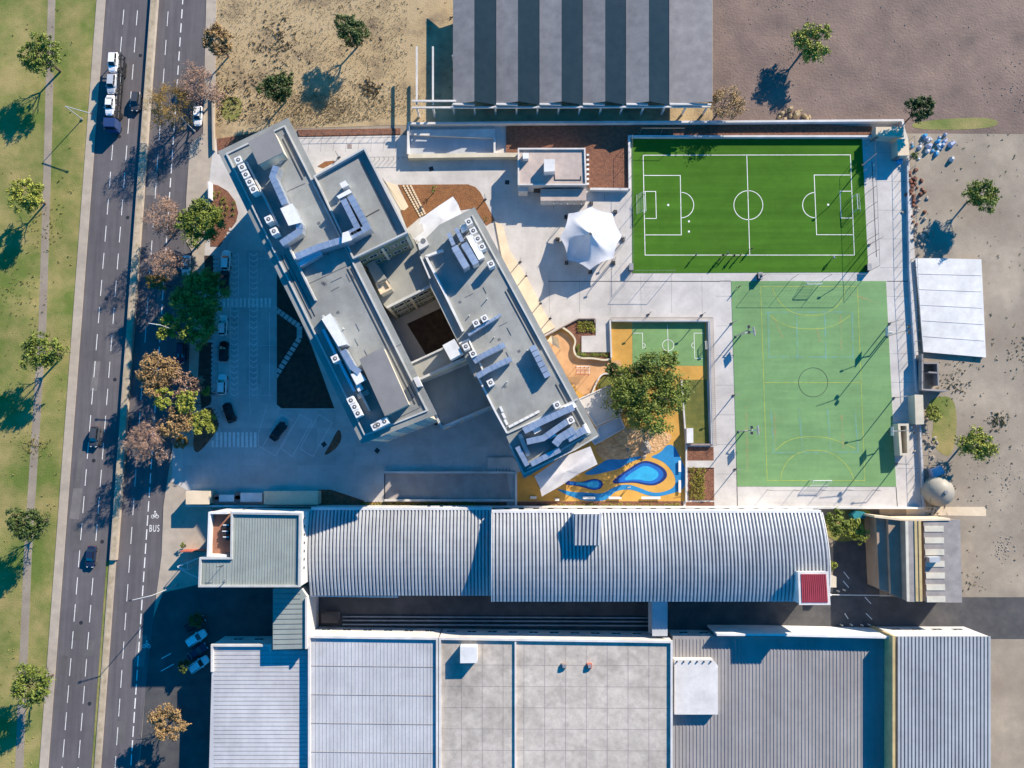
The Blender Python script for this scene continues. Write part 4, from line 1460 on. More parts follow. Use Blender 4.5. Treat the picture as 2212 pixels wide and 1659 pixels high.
br_, brw = low_roof('flat_roof_building', 'stained beige flat roof in the bottom centre of the view', [(948.5, 1376), (1452, 1383), (1452, 1900), (948.5, 1900)], 7.2, M['beigeroof'], 0, 'v')
for k in range(1, 11):
    MB().strip(P([(952 + k * 45, 1390), (952 + k * 45, 1890)], 7.2), .06, 7.2, 7.225).build('membrane_lap', M['fibre'], br_)
for k in range(1, 8):
    MB().strip(P([(955, 1390 + k * 46), (1446, 1392 + k * 46)], 7.2), .06, 7.2, 7.22).build('membrane_lap', M['fibre'], br_)
MB().strip(P([(1113.5, 1385), (1113.5, 1890)], 7.2), .3, 7.2, 7.6).build('divider', M['whitewall'], br_)
for k in range(1, 5):
    MB().strip(P([(671, 1376 + k * 62), (943, 1379 + k * 62)], 7.2), .08, 7.2, 7.27).build('sheet_lap', M['fibre'], wr)
ubox('roof_hatch', 'white box hatch on the stained beige flat roof', 'hatch', q('d2', (1730, 1400), (1905, 1400), (1905, 1565), (1730, 1568)), 7.2, 9.4, M['white'])
for i, (x, y, m, lab) in enumerate(((860, 1600, M['redmetal'], 'small red vent cowl on the beige flat roof'), (595, 1600, M['brick'], 'small brown vent on the beige flat roof left of the red one'))):
    c = at(*q('d3', (x, y))[0], 7.8)
    t = thing('roof_vent', lab, 'vent', (c.x, c.y, 7.2))
    MB().box((c.x, c.y, 7.45), (.9, .9, .5)).build('base', m, t)
    MB().box((c.x, c.y, 7.8), (.6, .6, .2)).build('cap', M['metal'], t)
pr, prw = low_roof('workshop_building', 'grey purple ribbed workshop roof south of the long right hall', [(1453.5, 1374), (1922, 1378), (1922, 1900), (1453.5, 1900)], 5.4, M['purproof'], 62, 'v', parap=False, seam_m=M['purproof'], seam_h=.08, sw=.2)
MB().strip(P(q('d4', (-30, 1212), (560, 1215), (1690, 1240)), 7.2), .4, 0, 7.2).build('parapet_wall', M['white'], pr)
MB().strip(P(q('d4', (1690, 1240), (1700, 2400)), 7.2), .4, 0, 7.2).build('parapet_wall', M['whitewall'], pr)
MB().prism(P(q('d3', (1740, 1530), (2140, 1530), (2190, 1590), (2190, 2100), (1740, 2100)), 7.0), 5.4, 7.0).build('roof_monitor', M['whitewall'], pr)
for k in range(6):
    c = at(*q('d3', (1765 + k * 70, 1550))[0], 7.0)
    MB().tube((c.x, c.y, 7.0), (c.x, c.y, 7.3), .16, .12, 8).build('vent_cap', M['darkmetal'], pr)
rr, rrw = low_roof('ribbed_roof_building', 'silver ribbed roof in the bottom right corner', [(1937, 1375), (2140, 1375), (2140, 1900), (1937, 1900)], 8.2, M['vaultbase'], 0, 'v', parap=False)
for k in range(26):
    a_, b_ = lerp(rrw[0], rrw[1], (k + .5) / 26), lerp(rrw[3], rrw[2], (k + .5) / 26)
    MB().strip([a_, b_], .42, 8.2, 8.42).build('roof_sheet_rib', M['vault'], rr)
MB().strip(P([(1931, 1374), (1931, 1900)], 8.6), .5, 0, 8.6).build('end_wall', M['yellowtrim'], rr)
# covered bridge over the alley
bg_ = thing('covered_bridge', 'blue grey covered bridge across the dark service alley', 'bridge', at(1425, 1335))
bw = P([(1409, 1296), (1442, 1296), (1442, 1374), (1409, 1374)], 6.2)
MB().prism(inset(bw, .15), 3.4, 6.0).build('side_walls', M['greyroof'], bg_)
MB().prism(bw, 6.0, 6.2).build('roof', M['greyroof'], bg_)
MB().prism(inset(bw, -.2), 3.1, 3.4).build('deck', M['concrete'], bg_)
# service pipes and lit wall ledge in the alley
for i, (y, zz) in enumerate(((1332, .5), (1340, .7), (1349, 1.0))):
    t = thing('alley_pipe', ('upper', 'middle', 'lower')[i] + ' long pipe run along the dark service alley', 'pipe', at(1030, y, 0), 0, 'alley pipe runs')
    MB().tube(at(740, y, zz), at(1400, y + 3, zz), .16, .16, 6).build('pipe', M['metal'], t)
    for k in range(14):
        p = at(745 + k * 50, y + 3 * k / 14, 0)
        MB().box((p.x, p.y, zz / 2), (.1, .1, zz)).build('bracket', M['pole'], t)
t = thing('alley_hut', 'dark little hut at the left end of the service alley', 'hut', at(711, 1340))
hw = P(q('d2', (300, 1060), (455, 1060), (455, 1140), (300, 1140)), 2.3)
MB().prism(hw, 0, 2.1).build('wall', M['brick'], t)
MB().prism(inset(hw, -.2), 2.1, 2.3).build('roof', M['darkmetal'], t)
wl = thing('alley_wall', 'sunlit white wall closing the left end of the service alley', 'wall', at(672, 1320))
MB().strip(P(q('d2', (185, 900), (200, 1210)), 3.0), .4, 0, 3.0).build('wall_body', M['whitewall'], wl)

# red roof tower
rd = thing('red_roof_block', 'small tower with red ribbed roof at the corner of the long hall', 'building', at(1757, 1270))
rw = P(q('d4', (770, 588), (1070, 588), (1092, 918), (782, 918)), 13.2)
MB().prism(inset(rw, .15), 0, 13.0).build('wall', M['whitewall'], rd)
MB().prism(rw, 13.0, 13.2).build('roof', M['whitewall'], rd)
iw = inset(rw, .45)
MB().prism(iw, 13.2, 13.24).build('red_deck', M['redroof'], rd)
for k in range(13):
    a_, b_ = lerp(iw[0], iw[1], (k + .5) / 13), lerp(iw[3], iw[2], (k + .5) / 13)
    MB().strip([a_, b_], .2, 13.24, 13.32).build('roof_sheet_rib', M['redroof'], rd)
windows(rd, inset(rw, .15)[2], inset(rw, .15)[3], centroid(rw), [3, 6.5, 10], 2.6, 1.6, 1.3)
ubox('lean_to', 'pale lean-to box against the red roofed tower', 'lean-to', q('d4', (1075, 610), (1150, 640), (1150, 745), (1085, 745)), 0, 3.2, M['creamwall'])
t = thing('boom_gate', 'thin white boom gate across the dark yard beside the red roof', 'gate', at(*q('d4', (1090, 818))[0]))
a, b = P(q('d4', (1090, 818), (1690, 824)), 1.0)
MB().tube(a, b, .09, .07, 8).build('boom', M['white'], t)
MB().box((a.x, a.y, .55), (.4, .4, 1.1)).build('housing', M['white'], t)
MB().box((b.x, b.y, .5), (.15, .15, 1.0)).build('rest', M['metal'], t)

# brown roofed building lower right
bb = thing('brown_roof_building', 'stepped brown roofed factory with striped skylights at lower right', 'building', at(1970, 1210))
for pts, z0, z1, m in ((q('f6', (655, 100), (768, 118), (795, 865), (690, 828)), 0, 5.0, M['brownroof']), (q('f6', (776, 118), (948, 148), (975, 952), (806, 875)), 0, 6.0, M['brownroof']),
                       (q('f6', (950, 140), (1098, 140), (1108, 955), (975, 955)), 0, 8.2, M['fibre']), (q('f6', (1130, 130), (1500, 130), (1520, 962), (1160, 962)), 0, 6.4, M['fibre'])):
    ww = P(pts, z1)
    MB().prism(inset(ww, .08), z0, z1 - .15).build('wall', M['brownroof'], bb)
    MB().prism(ww, z1 - .15, z1).build('roof', m, bb)
ww = P(q('f6', (1136, 135), (1330, 135), (1350, 958), (1165, 958)), 6.4)
for k in range(14):
    if k % 2:
        a, b, c_, d_ = lerp(ww[0], ww[3], k / 14), lerp(ww[1], ww[2], k / 14), lerp(ww[1], ww[2], (k + 1) / 14), lerp(ww[0], ww[3], (k + 1) / 14)
        MB().prism([a, b, c_, d_], 6.4, 6.5).build('skylight', M['skylight'], bb)
for x, m in ((960, M['skylight']), (1050, M['yellowtrim']), (1090, M['yellowtrim'])):
    MB().strip(P(q('f6', (x, 142), (x + 15, 950)), 8.2), .5, 8.2, 8.35).build('ridge_trim', m, bb)
MB().strip(P(q('f6', (640, 98), (950, 135), (1400, 128)), 6.6), .4, 0, 6.6).build('front_wall', M['cream'], bb)
ubox('roof_box', 'blue white box on the striped skylight roof', 'box', q('f6', (1190, 510), (1300, 505), (1300, 560), (1195, 560)), 6.4, 7.6, M['greyroof'])

# ================================================================== SAWTOOTH SHED (top)
sh = thing('sawtooth_shed', 'open steel shed with sawtooth roof of grey sheets and dark glazing', 'shed', at(1260, 215))
edges = [1000 - 46.4 * 0 + 23 * 0]
u = 978.0
k = 0
while u < 1534:
    last = u > 1430
    wl_ = 46.9 if not last else 90
    lo, hi = 4.5, 5.9
    a, b = at(u, 222, 5.1), at(u + wl_, 223, 5.1)
    a2, b2 = at(u, -60, 5.1), at(u + wl_, -60, 5.1)
    if k % 2 == 0:
        m = MB()
        m.add([(a.x, a.y, lo), (b.x, b.y, hi), (b2.x, b2.y, hi), (a2.x, a2.y, lo), (a.x, a.y, lo - .2), (b.x, b.y, hi - .2), (b2.x, b2.y, hi - .2), (a2.x, a2.y, lo - .2)], [[0, 1, 2, 3], [7, 6, 5, 4], [0, 4, 5, 1], [1, 5, 6, 2], [2, 6, 7, 3], [3, 7, 4, 0]])
        m.build('roof_sheet', M['fibre'], sh)
        MB().strip([(a.x, a.y - .2), (b.x, b.y - .2)], .35, 4.7, 5.1).build('eaves_beam', M['whitewall'], sh)
    else:
        m = MB()
        m.add([(a.x, a.y, hi - .1), (b.x, b.y, lo - .1), (b2.x, b2.y, lo - .1), (a2.x, a2.y, hi - .1), (a.x, a.y, hi - .2), (b.x, b.y, lo - .2), (b2.x, b2.y, lo - .2), (a2.x, a2.y, hi - .2)], [[0, 1, 2, 3], [7, 6, 5, 4], [0, 4, 5, 1], [1, 5, 6, 2], [2, 6, 7, 3], [3, 7, 4, 0]])
        m.build('glazing', M['glass'], sh)
    u += wl_
    k += 1
for u in range(978, 1540, 46):
    p = at(u, 226, 4.4)
    MB().box((p.x, p.y, 2.2), (.35, .35, 4.4)).build('column', M['whitewall'], sh)
    p = at(u, 120, 4.4)
    MB().box((p.x, p.y, 2.2), (.35, .35, 4.4)).build('column', M['whitewall'], sh)
a, b = at(890, 232, 4.3), at(1535, 230, 4.3)
MB().bar(a, b, .35, 4.0, 4.35).build('tie_beam', M['whitewall'], sh)
a, b = at(890, 218, 4.6), at(1000, 218, 4.6)
MB().bar(a, b, .35, 4.4, 4.7).build('tie_beam', M['whitewall'], sh)
for u in (900, 935):
    p = at(u, 232, 4.3)
    MB().box((p.x, p.y, 2.1), (.4, .4, 4.2)).build('column', M['whitewall'], sh)
    a, b = at(u, 225, 4.3), at(u, 100, 4.3)
    MB().bar(a, b, .35, 3.95, 4.3).build('tie_beam', M['whitewall'], sh)

# ================================================================== KIOSK WITH FLAT ROOF
ks = thing('changing_block', 'pinkish flat roofed changing block between mulch bed and white tent', 'building', at(1190, 380))
ZK2 = 3.9
kw, _, _ = volume(ks, q('a3', (115, 545), (815, 545), (828, 930), (115, 930)), ZK2, M['whitewall'], M['kiosk'])
parapet(ks, kw, ZK2, .35, .3, M['whitewall'])
kw2, _, _ = volume(ks, q('a3', (350, 965), (826, 960), (826, 1083), (352, 1086)), 3.0, M['whitewall'], M['kiosk'], wname='porch_wall', rname='porch_roof')
kw3, _, _ = volume(ks, q('a3', (118, 935), (222, 935), (222, 985), (120, 988)), 3.2, M['whitewall'], M['whitewall'], wname='porch_wall', rname='porch_roof')
ik = inset(kw, .06)
windows(ks, ik[3], ik[0], centroid(kw), [2.4], 3.0, 1.6, 1.0)
MB().box((kw[3].x + 4.4, kw[3].y - .05, 1.1), (2.2, .15, 2.2)).build('door', M['darkmetal'], ks)
MB().strip(P(q('a3', (470, 1125), (780, 1125)), 2.6), .12, 2.5, 2.6).build('pergola_beam', M['pole'], ks)
for x in (490, 565, 630, 700, 775):
    MB().strip(P(q('a3', (x, 1085), (x, 1128)), 2.6), .1, 2.62, 2.7).build('pergola_bar', M['whitewall'], ks)
    p = at(*q('a3', (x, 1125))[0], 2.5)
    if x in (490, 775):
        MB().box((p.x, p.y, 1.25), (.12, .12, 2.5)).build('post', M['pole'], ks)
ubox('roof_unit', 'large white box on the flat roof of the changing block', 'air handler', q('a3', (388, 655), (500, 655), (500, 780), (388, 785)), ZK2, ZK2 + 2.0, M['white'])
ubox('roof_unit', 'small grey box in the corner of the changing block roof', 'air handler', q('a3', (168, 590), (228, 590), (228, 648), (168, 650)), ZK2, ZK2 + 1.3, M['unit'])
t = thing('cable_run', 'dark zigzag cable on the changing block roof', 'cable', at(1200, 380, ZK2))
MB().strip(P(q('a3', (495, 805), (500, 870), (770, 870), (770, 830)), ZK2), .12, ZK2, ZK2 + .12).build('cable', M['darkline'], t)

# white bollard blocks beside the mulch bed
for k in range(7):
    c = at(*q('a3', (842, 610 + k * 50))[0], .8)
    t = thing('kerb_block', 'white kerb block beside the mulch, %s from the top' % ORD[k], 'kerb block', (c.x, c.y, .3), 0, 'kerb blocks beside the changing block')
    MB().prism([(c.x - .28, c.y - .22), (c.x + .28, c.y - .22), (c.x + .28, c.y + .22), (c.x - .28, c.y + .22)], .3, .85, [(c.x - .25, c.y - .19), (c.x + .25, c.y - .19), (c.x + .25, c.y + .19), (c.x - .25, c.y + .19)]).build('block', M['white'], t)

# ================================================================== WALLS
def wall(label, pts, h, wd, m, name='boundary_wall', zb=0.0, coping=None):
    t = thing(name, label, 'wall', at(*pts[0]))
    MB().strip(P(pts, h), wd, zb, h).build('wall_body', m, t)
    if coping:
        MB().strip(P(pts, h), wd + .1, h, h + .08).build('coping', coping, t)
    return t


wall('long pale boundary wall along the north side of the school', q('a2', (1190, 285)) + q('a3', (0, 276), (2212, 266)) + q('a4', (1802, 240), (1812, 300)), 1.55, .35, M['whitewall'], coping=M['whitewall'])
wall('white wall along the top edge of the football pitch', q('a3', (1275, 960), (1270, 415)) + q('a4', (0, 396), (1500, 396)), 1.1, .4, M['whitewall'])
wall('short white wall at the foot of the mulch bed', q('a3', (866, 962), (1262, 966)), 1.4, .5, M['whitewall'])
wall('white wall at the right end of the north ramp', q('a2', (2086, 430), (2086, 600)), 1.4, .4, M['whitewall'])
wall('white wall at the left end of the north ramp', q('a2', (1190, 290), (1186, 600)), 2.0, .35, M['whitewall'])
wall('thick beige wall along the front of the north ramp', q('a2', (1190, 622), (2100, 610)) + q('a3', (115, 610)), 1.6, .9, M['creamwall'])
sheet('ramp_floor', q('a2', (1190, 400), (2085, 430), (2085, 605), (1190, 615)), ZP + .03, M['greyroof'])
sheet('ramp_bank', q('a2', (1195, 350), (2090, 342), (2090, 438), (1195, 402)), ZP + .5, M['whitewall'])
wall('white wall along the top of the south garage ramp', q('c2', (945, 750), (2212, 752)) + q('c3', (98, 760)), 1.1, .4, M['whitewall'])
wall('white wall along the bottom of the south garage ramp', q('c2', (945, 1040), (2212, 1040)) + q('c3', (98, 1045)), 1.1, .4, M['whitewall'])
wall('short white wall at the right end of the garage ramp', q('c3', (98, 768), (98, 1120)), 1.4, .4, M['whitewall'])
sheet('garage_ramp', q('c2', (950, 762), (2212, 762), (2260, 1030), (950, 1030)), ZP + .03, M['ramp'])
MB().strip(P(q('c2', (948, 762), (948, 1030)), ZP), .2, ZP, ZP + .05).build('threshold', M['darkmetal'], pav)
gp = sheet('loading_step', q('f1', (290, 1350), (640, 1345), (720, 1440), (740, 1545), (290, 1550)), ZP + .4, M['concrete'])
for k in range(5):
    MB().strip(P(q('f1', (410 + k * 45, 1490), (410 + k * 45, 1540)), ZP + .4), .12, ZP + .4, ZP + .43).build('grating', M['pole'], gp)
wall('low kerb wall of the lawn strip west of the gatehouse', [(415, 1062), (455, 1058)], .6, .3, M['cream'], 'kerb_wall')
wall('white gate wall at the north west entrance', q('a1', (1332, 885), (1338, 1060)), 2.0, .35, M['white'], 'gate_wall')
wall('low grey wall along the pavement at the top left', q('a1', (1372, -80), (1375, 330), (1380, 560)), 1.0, .3, M['sidewalk'], 'kerb_wall')
wall('garden wall left of the office building', q('d1', (1040, 408), (1345, 408)), 2.6, .25, M['redmetal'], 'garden_wall')
wall('pale boundary wall between the forecourt and the office', [(400, 1093), (690, 1094)], 1.8, .3, M['whitewall'])
wall('long white boundary wall along the vaulted halls', [(690, 1094), (1080, 1095), (1490, 1096), (1770, 1097)], 2.2, .3, M['whitewall'])
wall('wall at the south edge of the sports court yard', q('c4', (760, 1066), (2010, 1068)), 1.6, .35, M['whitewall'])

# gatehouses
gh = thing('gatehouse', 'cream flat roofed gatehouse at the street entrance', 'gatehouse', at(428, 1074))
gw, _, _ = volume(gh, q('f3', (135, 225), (470, 225), (455, 410), (135, 410)), 3.2, M['creamwall'], M['cream'])
windows(gh, gw[2], gw[3], centroid(gw), [1.7], 2.0, 1.4, 1.2)
MB().box((gw[0].x + .2, gw[0].y - 1.2, 1.1), (.5, 1.0, 2.2)).build('door', M['darkmetal'], gh)
gh2 = thing('gatehouse', 'long cream flat roofed store along the south wall', 'store', at(628, 1075))
gw2, _, _ = volume(gh2, q('f3', (1215, 228), (1962, 228), (1962, 414), (1215, 414)), 3.0, M['creamwall'], M['cream'])
windows(gh2, gw2[0], gw2[1], centroid(gw2), [1.7], 2.4, 1.4, 1.1)
for i, (x0, x1, y0, y1, lab) in enumerate(((535, 800, 280, 372, 'smaller white generator box between the two cream gatehouses'), (830, 1190, 252, 375, 'larger white generator box between the two cream gatehouses'))):
    zt = 2.2
    w_ = P(q('f3', (x0 + 60, y0), (x1, y0), (x1, y1), (x0 + 60, y1)), zt)
    t = thing('generator', lab, 'generator', (w_[0].x, w_[0].y, 0), 0, 'generators beside the gatehouse')
    MB().prism(w_, .25, zt).build('casing', M['white'], t)
    w2 = P(q('f3', (x0, y0), (x0 + 58, y0), (x0 + 58, y1), (x0, y1)), zt - .2)
    hd_ = MB().prism(w2, .25, zt - .2).build('cooler', M['metal'], t)
    for yy in (.28, .72):
        p = lerp(lerp(w2[0], w2[1], .5), lerp(w2[3], w2[2], .5), yy)
        MB().tube((p[0], p[1], zt - .2), (p[0], p[1], zt - .15), .8 if i else .6, .8 if i else .6, 14).build('fan_opening', M['fan'], hd_)
    MB().prism(inset(w_, .3), 0, .25).build('skid', M['darkmetal'], t)

# cream store boxes on the east side
for lab, pts, h in (('cream store box at the north east corner of the pitch', q('f4', (330, 560), (1100, 560), (1100, 850), (400, 800), (330, 800)), 2.8),
                    ('smaller cream box standing on the east fence line', q('f4', (915, 890), (1215, 890), (1260, 1345), (940, 1350)), 2.8),
                    ('tall cream box beside the sports court on the east fence', q('f5', (572, 300), (668, 305), (680, 635), (585, 640)), 2.9)):
    w_ = P(pts, h)
    t = thing('store_box', lab, 'store', (w_[0].x, w_[0].y, 0))
    MB().prism(inset(w_, .08), 0, h - .15).build('wall', M['creamwall'], t)
    MB().prism(w_, h - .15, h).build('roof', M['cream'] if 'tall' not in lab else M['creamwall'], t)
    MB().box((w_[0].x + .4, w_[-1].y + .02, 1.1), (.8, .1, 2.0)).build('door', M['pole'], t)
w_ = P(q('f5', (385, 630), (505, 630), (515, 985), (410, 990)), 2.4)
t = thing('open_enclosure', 'roofless beige enclosure at the court edge with dark inside', 'enclosure', (w_[0].x, w_[0].y, 0))
MB().strip(inset(w_, .2), .45, 0, 2.4, True).build('wall', M['creamwall'], t)
MB().prism(inset(w_, .4), .1, .3).build('floor', M['brick'], t)

# ================================================================== VEHICLES
def loft(m, secs):
    """secs: list of rings (same count)"""
    n_ = len(secs[0])
    vs = [p for s in secs for p in s]
    fs = []
    for i in range(len(secs) - 1):
        for j in range(n_):
            k = (j + 1) % n_
            fs.append([i * n_ + j, i * n_ + k, (i + 1) * n_ + k, (i + 1) * n_ + j])
    fs.append(list(range(n_ - 1, -1, -1)))
    fs.append([(len(secs) - 1) * n_ + j for j in range(n_)])
    m.add(vs, fs)


def carpaint(name, c, rough=.25):
    return mat('paint_' + name, c, tuple(x * .93 for x in c), rough=rough, spec=.55, world=False, scale=.8)


def make_car(label, colour, kind='hatch', group=None, cat='car'):
    t = thing('car', label, cat, (0, 0, 0), 0, group)
    pm_ = carpaint(*colour)
    suv = .12 if kind == 'suv' else 0
    secs = []
    for x, hw, zt, zb in ((-2.1, .66, .78, .42), (-2.02, .80, .93, .30), (-1.5, .87, .97, .24), (-.5, .89, .98, .22), (.7, .89, .95, .22), (1.35, .86, .90, .24), (1.85, .80, .80, .28), (2.1, .60, .66, .40)):
        zt += suv
        secs.append([(x, -hw * .9, zb), (x, -hw, (zb + zt) * .5), (x, -hw * .97, zt - .1), (x, -hw * .82, zt), (x, hw * .82, zt), (x, hw * .97, zt - .1), (x, hw, (zb + zt) * .5), (x, hw * .9, zb)])
    m = MB()
    loft(m, secs)
    body = m.build('body', pm_, t, local=True, smooth=False)
    zt, zr = .95 + suv, 1.42 + suv * 1.6
    xb, xf = (-1.95, .95) if kind != 'sedan' else (-1.55, .85)
    rb, rf = (-1.6, .25) if kind != 'sedan' else (-1.0, .15)
    m = MB()
    loft(m, [[(xb, -.76, zt), (xb, .76, zt), (xf, .74, zt - .04), (xf, -.74, zt - .04)], [(rb, -.6, zr), (rb, .6, zr), (rf, .6, zr), (rf, -.6, zr)]])
    m.build('glass_house', M['carglass'], t, local=True)
    m = MB()
    m.box(((rb + rf) / 2, 0, zr + .01), (rf - rb + .12, 1.26, .05))
    roof = m.build('roof', pm_, t, local=True)
    m = MB()
    for s in (-1, 1):
        m.tube((xb + .02, s * .75, zt), (rb, s * .6, zr), .045, .045, 5)
        m.tube((xf - .02, s * .73, zt), (rf, s * .6, zr), .04, .04, 5)
        m.tube((-.45, s * .76, zt), (-.5, s * .61, zr), .04, .04, 5)
    m.build('pillars', pm_, t, local=True)
    for x in (-1.3, 1.32):
        for s in (-1, 1):
            wh = MB().tube((x, s * .70, .32), (x, s * .9, .32), .32, .32, 16).build('wheel', M['rubber'], t, local=True)
            MB().tube((x, s * .88, .32), (x, s * .915, .32), .19, .19, 10).build('rim', M['rim'], wh, local=True)
    for s in (-1, 1):
        MB().box((1.97, s * .52, .66 + suv), (.2, .34, .14), s * .5).build('headlight', M['lamp'], t, local=True)
        MB().box((-2.05, s * .58, .80 + suv), (.1, .26, .16)).build('tail_light', M['red'], t, local=True)
        MB().box((.62, s * .98, .98 + suv), (.18, .2, .13)).build('mirror', pm_, t, local=True)
    return t


WHITE, BLACK, GREY, NAVY, SILVER = ('white', (.80, .80, .80)), ('black', (.012, .012, .014)), ('grey', (.06, .065, .075)), ('navy', (.015, .025, .06)), ('silver', (.45, .47, .50))
road_ang = math.atan2(at(188.4, 1406).y - at(278.6, 257).y, at(188.4, 1406).x - at(278.6, 257).x)
cars = [
    (426, 249, -90, WHITE, 'hatch', 'white hatchback parked at the kerb beside the dry field', .024),
    (401, 573, -90, WHITE, 'sedan', 'pale car parked at the kerb in the tree shade', .024),
    (390.5, 762, -90, NAVY, 'suv', 'dark blue car parked at the kerb between the trees', .024),
    (487.4, 562, 88, WHITE, 'suv', 'white car at the top of the school parking row', ZM),
    (483, 604, 90, BLACK, 'suv', 'black car next below the top white car in the school parking row', ZM),
    (480, 702, 90, WHITE, 'hatch', 'white car just below the zebra crossing in the parking row', ZM),
    (482, 758, 90, BLACK, 'suv', 'black car between two white cars in the school parking row', ZM),
    (479, 830, 90, WHITE, 'suv', 'white car at the lower end of the school parking row', ZM),
    (493.7, 891, 112, BLACK, 'suv', 'black car parked askew at the bottom of the parking row', ZM),
    (600, 931, 55, BLACK, 'sedan', 'black saloon in a marked diagonal bay', ZM),
    (203, 943, -94, GREY, 'suv', 'dark grey car driving down the far carriageway', .02),
    (194.5, 1203, -94, NAVY, 'sedan', 'dark blue car at the left edge of the far carriageway', .02),
    (292, 218, -94, GREY, 'suv', 'dark car beside the car transporter at the top', .02),
    (423, 1379, 33, WHITE, 'suv', 'upper white car in the shaded yard at bottom left', .05),
    (428, 1436, 35, WHITE, 'hatch', 'lower white car in the shaded yard at bottom left', .05),
    (425, 1408, 34, NAVY, 'sedan', 'dark car between two white cars in the shaded yard', .05),
    (420, 1347, 30, BLACK, 'hatch', 'black car at the top of the shaded yard row', .05),
]
for (u, v, a, colour, kind, lab, z) in cars:
    t = make_car(lab, colour, kind, 'cars around the school')
    c = at(u, v, z + 1.0)
    t.location = (c.x, c.y, z)
    t.rotation_euler = (0, 0, R(a))

# car transporter at the top left with its load
tr = thing('car_transporter', 'long blue car transporter on the far carriageway at the top', 'lorry', at(246, 215))
c = at(246, 207, 2)
tr.location = (c.x, c.y, .02)
tr.rotation_euler = (0, 0, road_ang)
for z in (1.0, 2.35):
    m = MB()
    for s in (-1, 1):
        m.box((-2, s * 1.05, z), (14, .35, .14))
    for k in range(8):
        m.box((-8.5 + k * 1.9, 0, z - .02), (.2, 2.0, .1))
    m.build('deck', M['darkmetal'], tr, local=True)
for x in (-8.8, -5, -1.5, 2, 4.8):
    for s in (-1, 1):
        MB().box((x, s * 1.18, 1.7), (.14, .12, 1.5)).build('stanchion', M['darkmetal'], tr, local=True)
m = MB()
loft(m, [[(5.2, -1.2, .6), (5.2, 1.2, .6), (5.2, 1.2, 3.0), (5.2, -1.2, 3.0)], [(7.0, -1.2, .6), (7.0, 1.2, .6), (7.0, 1.15, 2.9), (7.0, -1.15, 2.9)], [(7.4, -1.15, .6), (7.4, 1.15, .6), (7.25, 1.05, 1.9), (7.25, -1.05, 1.9)]])
m.build('cab', carpaint('deep_blue', (.03, .06, .16)), tr, local=True)
MB().box((7.18, 0, 2.3), (.12, 2.0, .7)).build('windscreen', M['carglass'], tr, local=True)
for x in (-7.5, -6.4, -5.3, 3.6, 6.4):
    for s in (-1, 1):
        MB().tube((x, s * .85, .5), (x, s * 1.15, .5), .5, .5, 14).build('wheel', M['rubber'], tr, local=True)
for i, (dx, z, col, lab) in enumerate(((2.6, 2.45, WHITE, 'white car carried at the front of the upper transporter deck'), (-2.0, 2.45, SILVER, 'silver car carried in the middle of the upper transporter deck'), (-6.6, 2.45, WHITE, 'white car carried at the rear of the upper transporter deck'), (-4.2, 1.1, SILVER, 'silver car on the lower transporter deck'))):
    t = make_car(lab, col, ('sedan', 'hatch', 'suv', 'sedan')[i], 'cars on the transporter')
    t.location = (c.x + math.cos(road_ang) * dx, c.y + math.sin(road_ang) * dx, z + .02)
    t.rotation_euler = (0, 0, road_ang)

# ================================================================== TENT (eight pointed)
feet = q('a3', (525, 1490), (615, 1260), (875, 1120), (1125, 1205), (1205, 1490)) + q('b3', (1105, 130), (865, 225), (620, 130))
fw = [at(u, v, 0) for u, v in feet]
pk = at(*q('a3', (870, 1430))[0], 7.4)
tc = Vector((pk.x, pk.y, 0))
tent = thing('star_tent', 'large white eight pointed tent with a central peak on the plaza', 'tent', tc)
tips = q('a3', (552, 1470), (640, 1218), (875, 1146), (1098, 1216), (1198, 1450)) + q('b3', (1105, 82), (862, 200), (632, 100))
tipw = [at(u, v, 3.3) for u, v in tips]
m = MB()
NR, SEG = 10, 6
rows = []
for r_ in range(NR + 1):
    f = r_ / NR
    row = []
    for i in range(8):
        a, b = tipw[i], tipw[(i + 1) % 8]
        for s in range(SEG):
            tt = s / SEG
            p = a.lerp(b, tt)
            sag = 4 * tt * (1 - tt)
            p = p.lerp(Vector((tc.x, tc.y, 3.3)), .06 * sag)
            p.z = 3.3 + .3 * sag
            v = p.lerp(Vector((tc.x, tc.y, p.z)), f)
            v.z = p.z + (7.6 - p.z) * (f ** 1.9) + (1 - f) * f * .6 * (1 - sag)
            row.append(v)
    rows.append(row)
nn_ = 8 * SEG
rows[-1] = [tc + Vector((.25 * math.cos(2 * math.pi * i / nn_), .25 * math.sin(2 * math.pi * i / nn_), 7.6)) for i in range(nn_)]
# align the tip ring with the first vertex direction
a0 = math.atan2(tipw[0].y - tc.y, tipw[0].x - tc.x)
sgn = -1 if (tipw[0] - tc).cross(tipw[1] - tc).z < 0 else 1
rows[-1] = [tc + Vector((.25 * math.cos(a0 + sgn * 2 * math.pi * i / nn_), .25 * math.sin(a0 + sgn * 2 * math.pi * i / nn_), 7.6)) for i in range(nn_)]
vs = [p for r_ in rows for p in r_]
fs = [[k * nn_ + i, k * nn_ + (i + 1) % nn_, (k + 1) * nn_ + (i + 1) % nn_, (k + 1) * nn_ + i] for k in range(NR) for i in range(nn_)]
m.add(vs, fs)
m.build('membrane', M['tent'], tent, smooth=True)
MB().tube((tc.x, tc.y, 7.55), (tc.x, tc.y, 7.9), .32, .06, 12).build('peak_cap', M['pole'], tent)
MB().tube((tc.x, tc.y, 0), (tc.x, tc.y, 7.6), .14, .12, 8).build('centre_mast', M['pole'], tent)
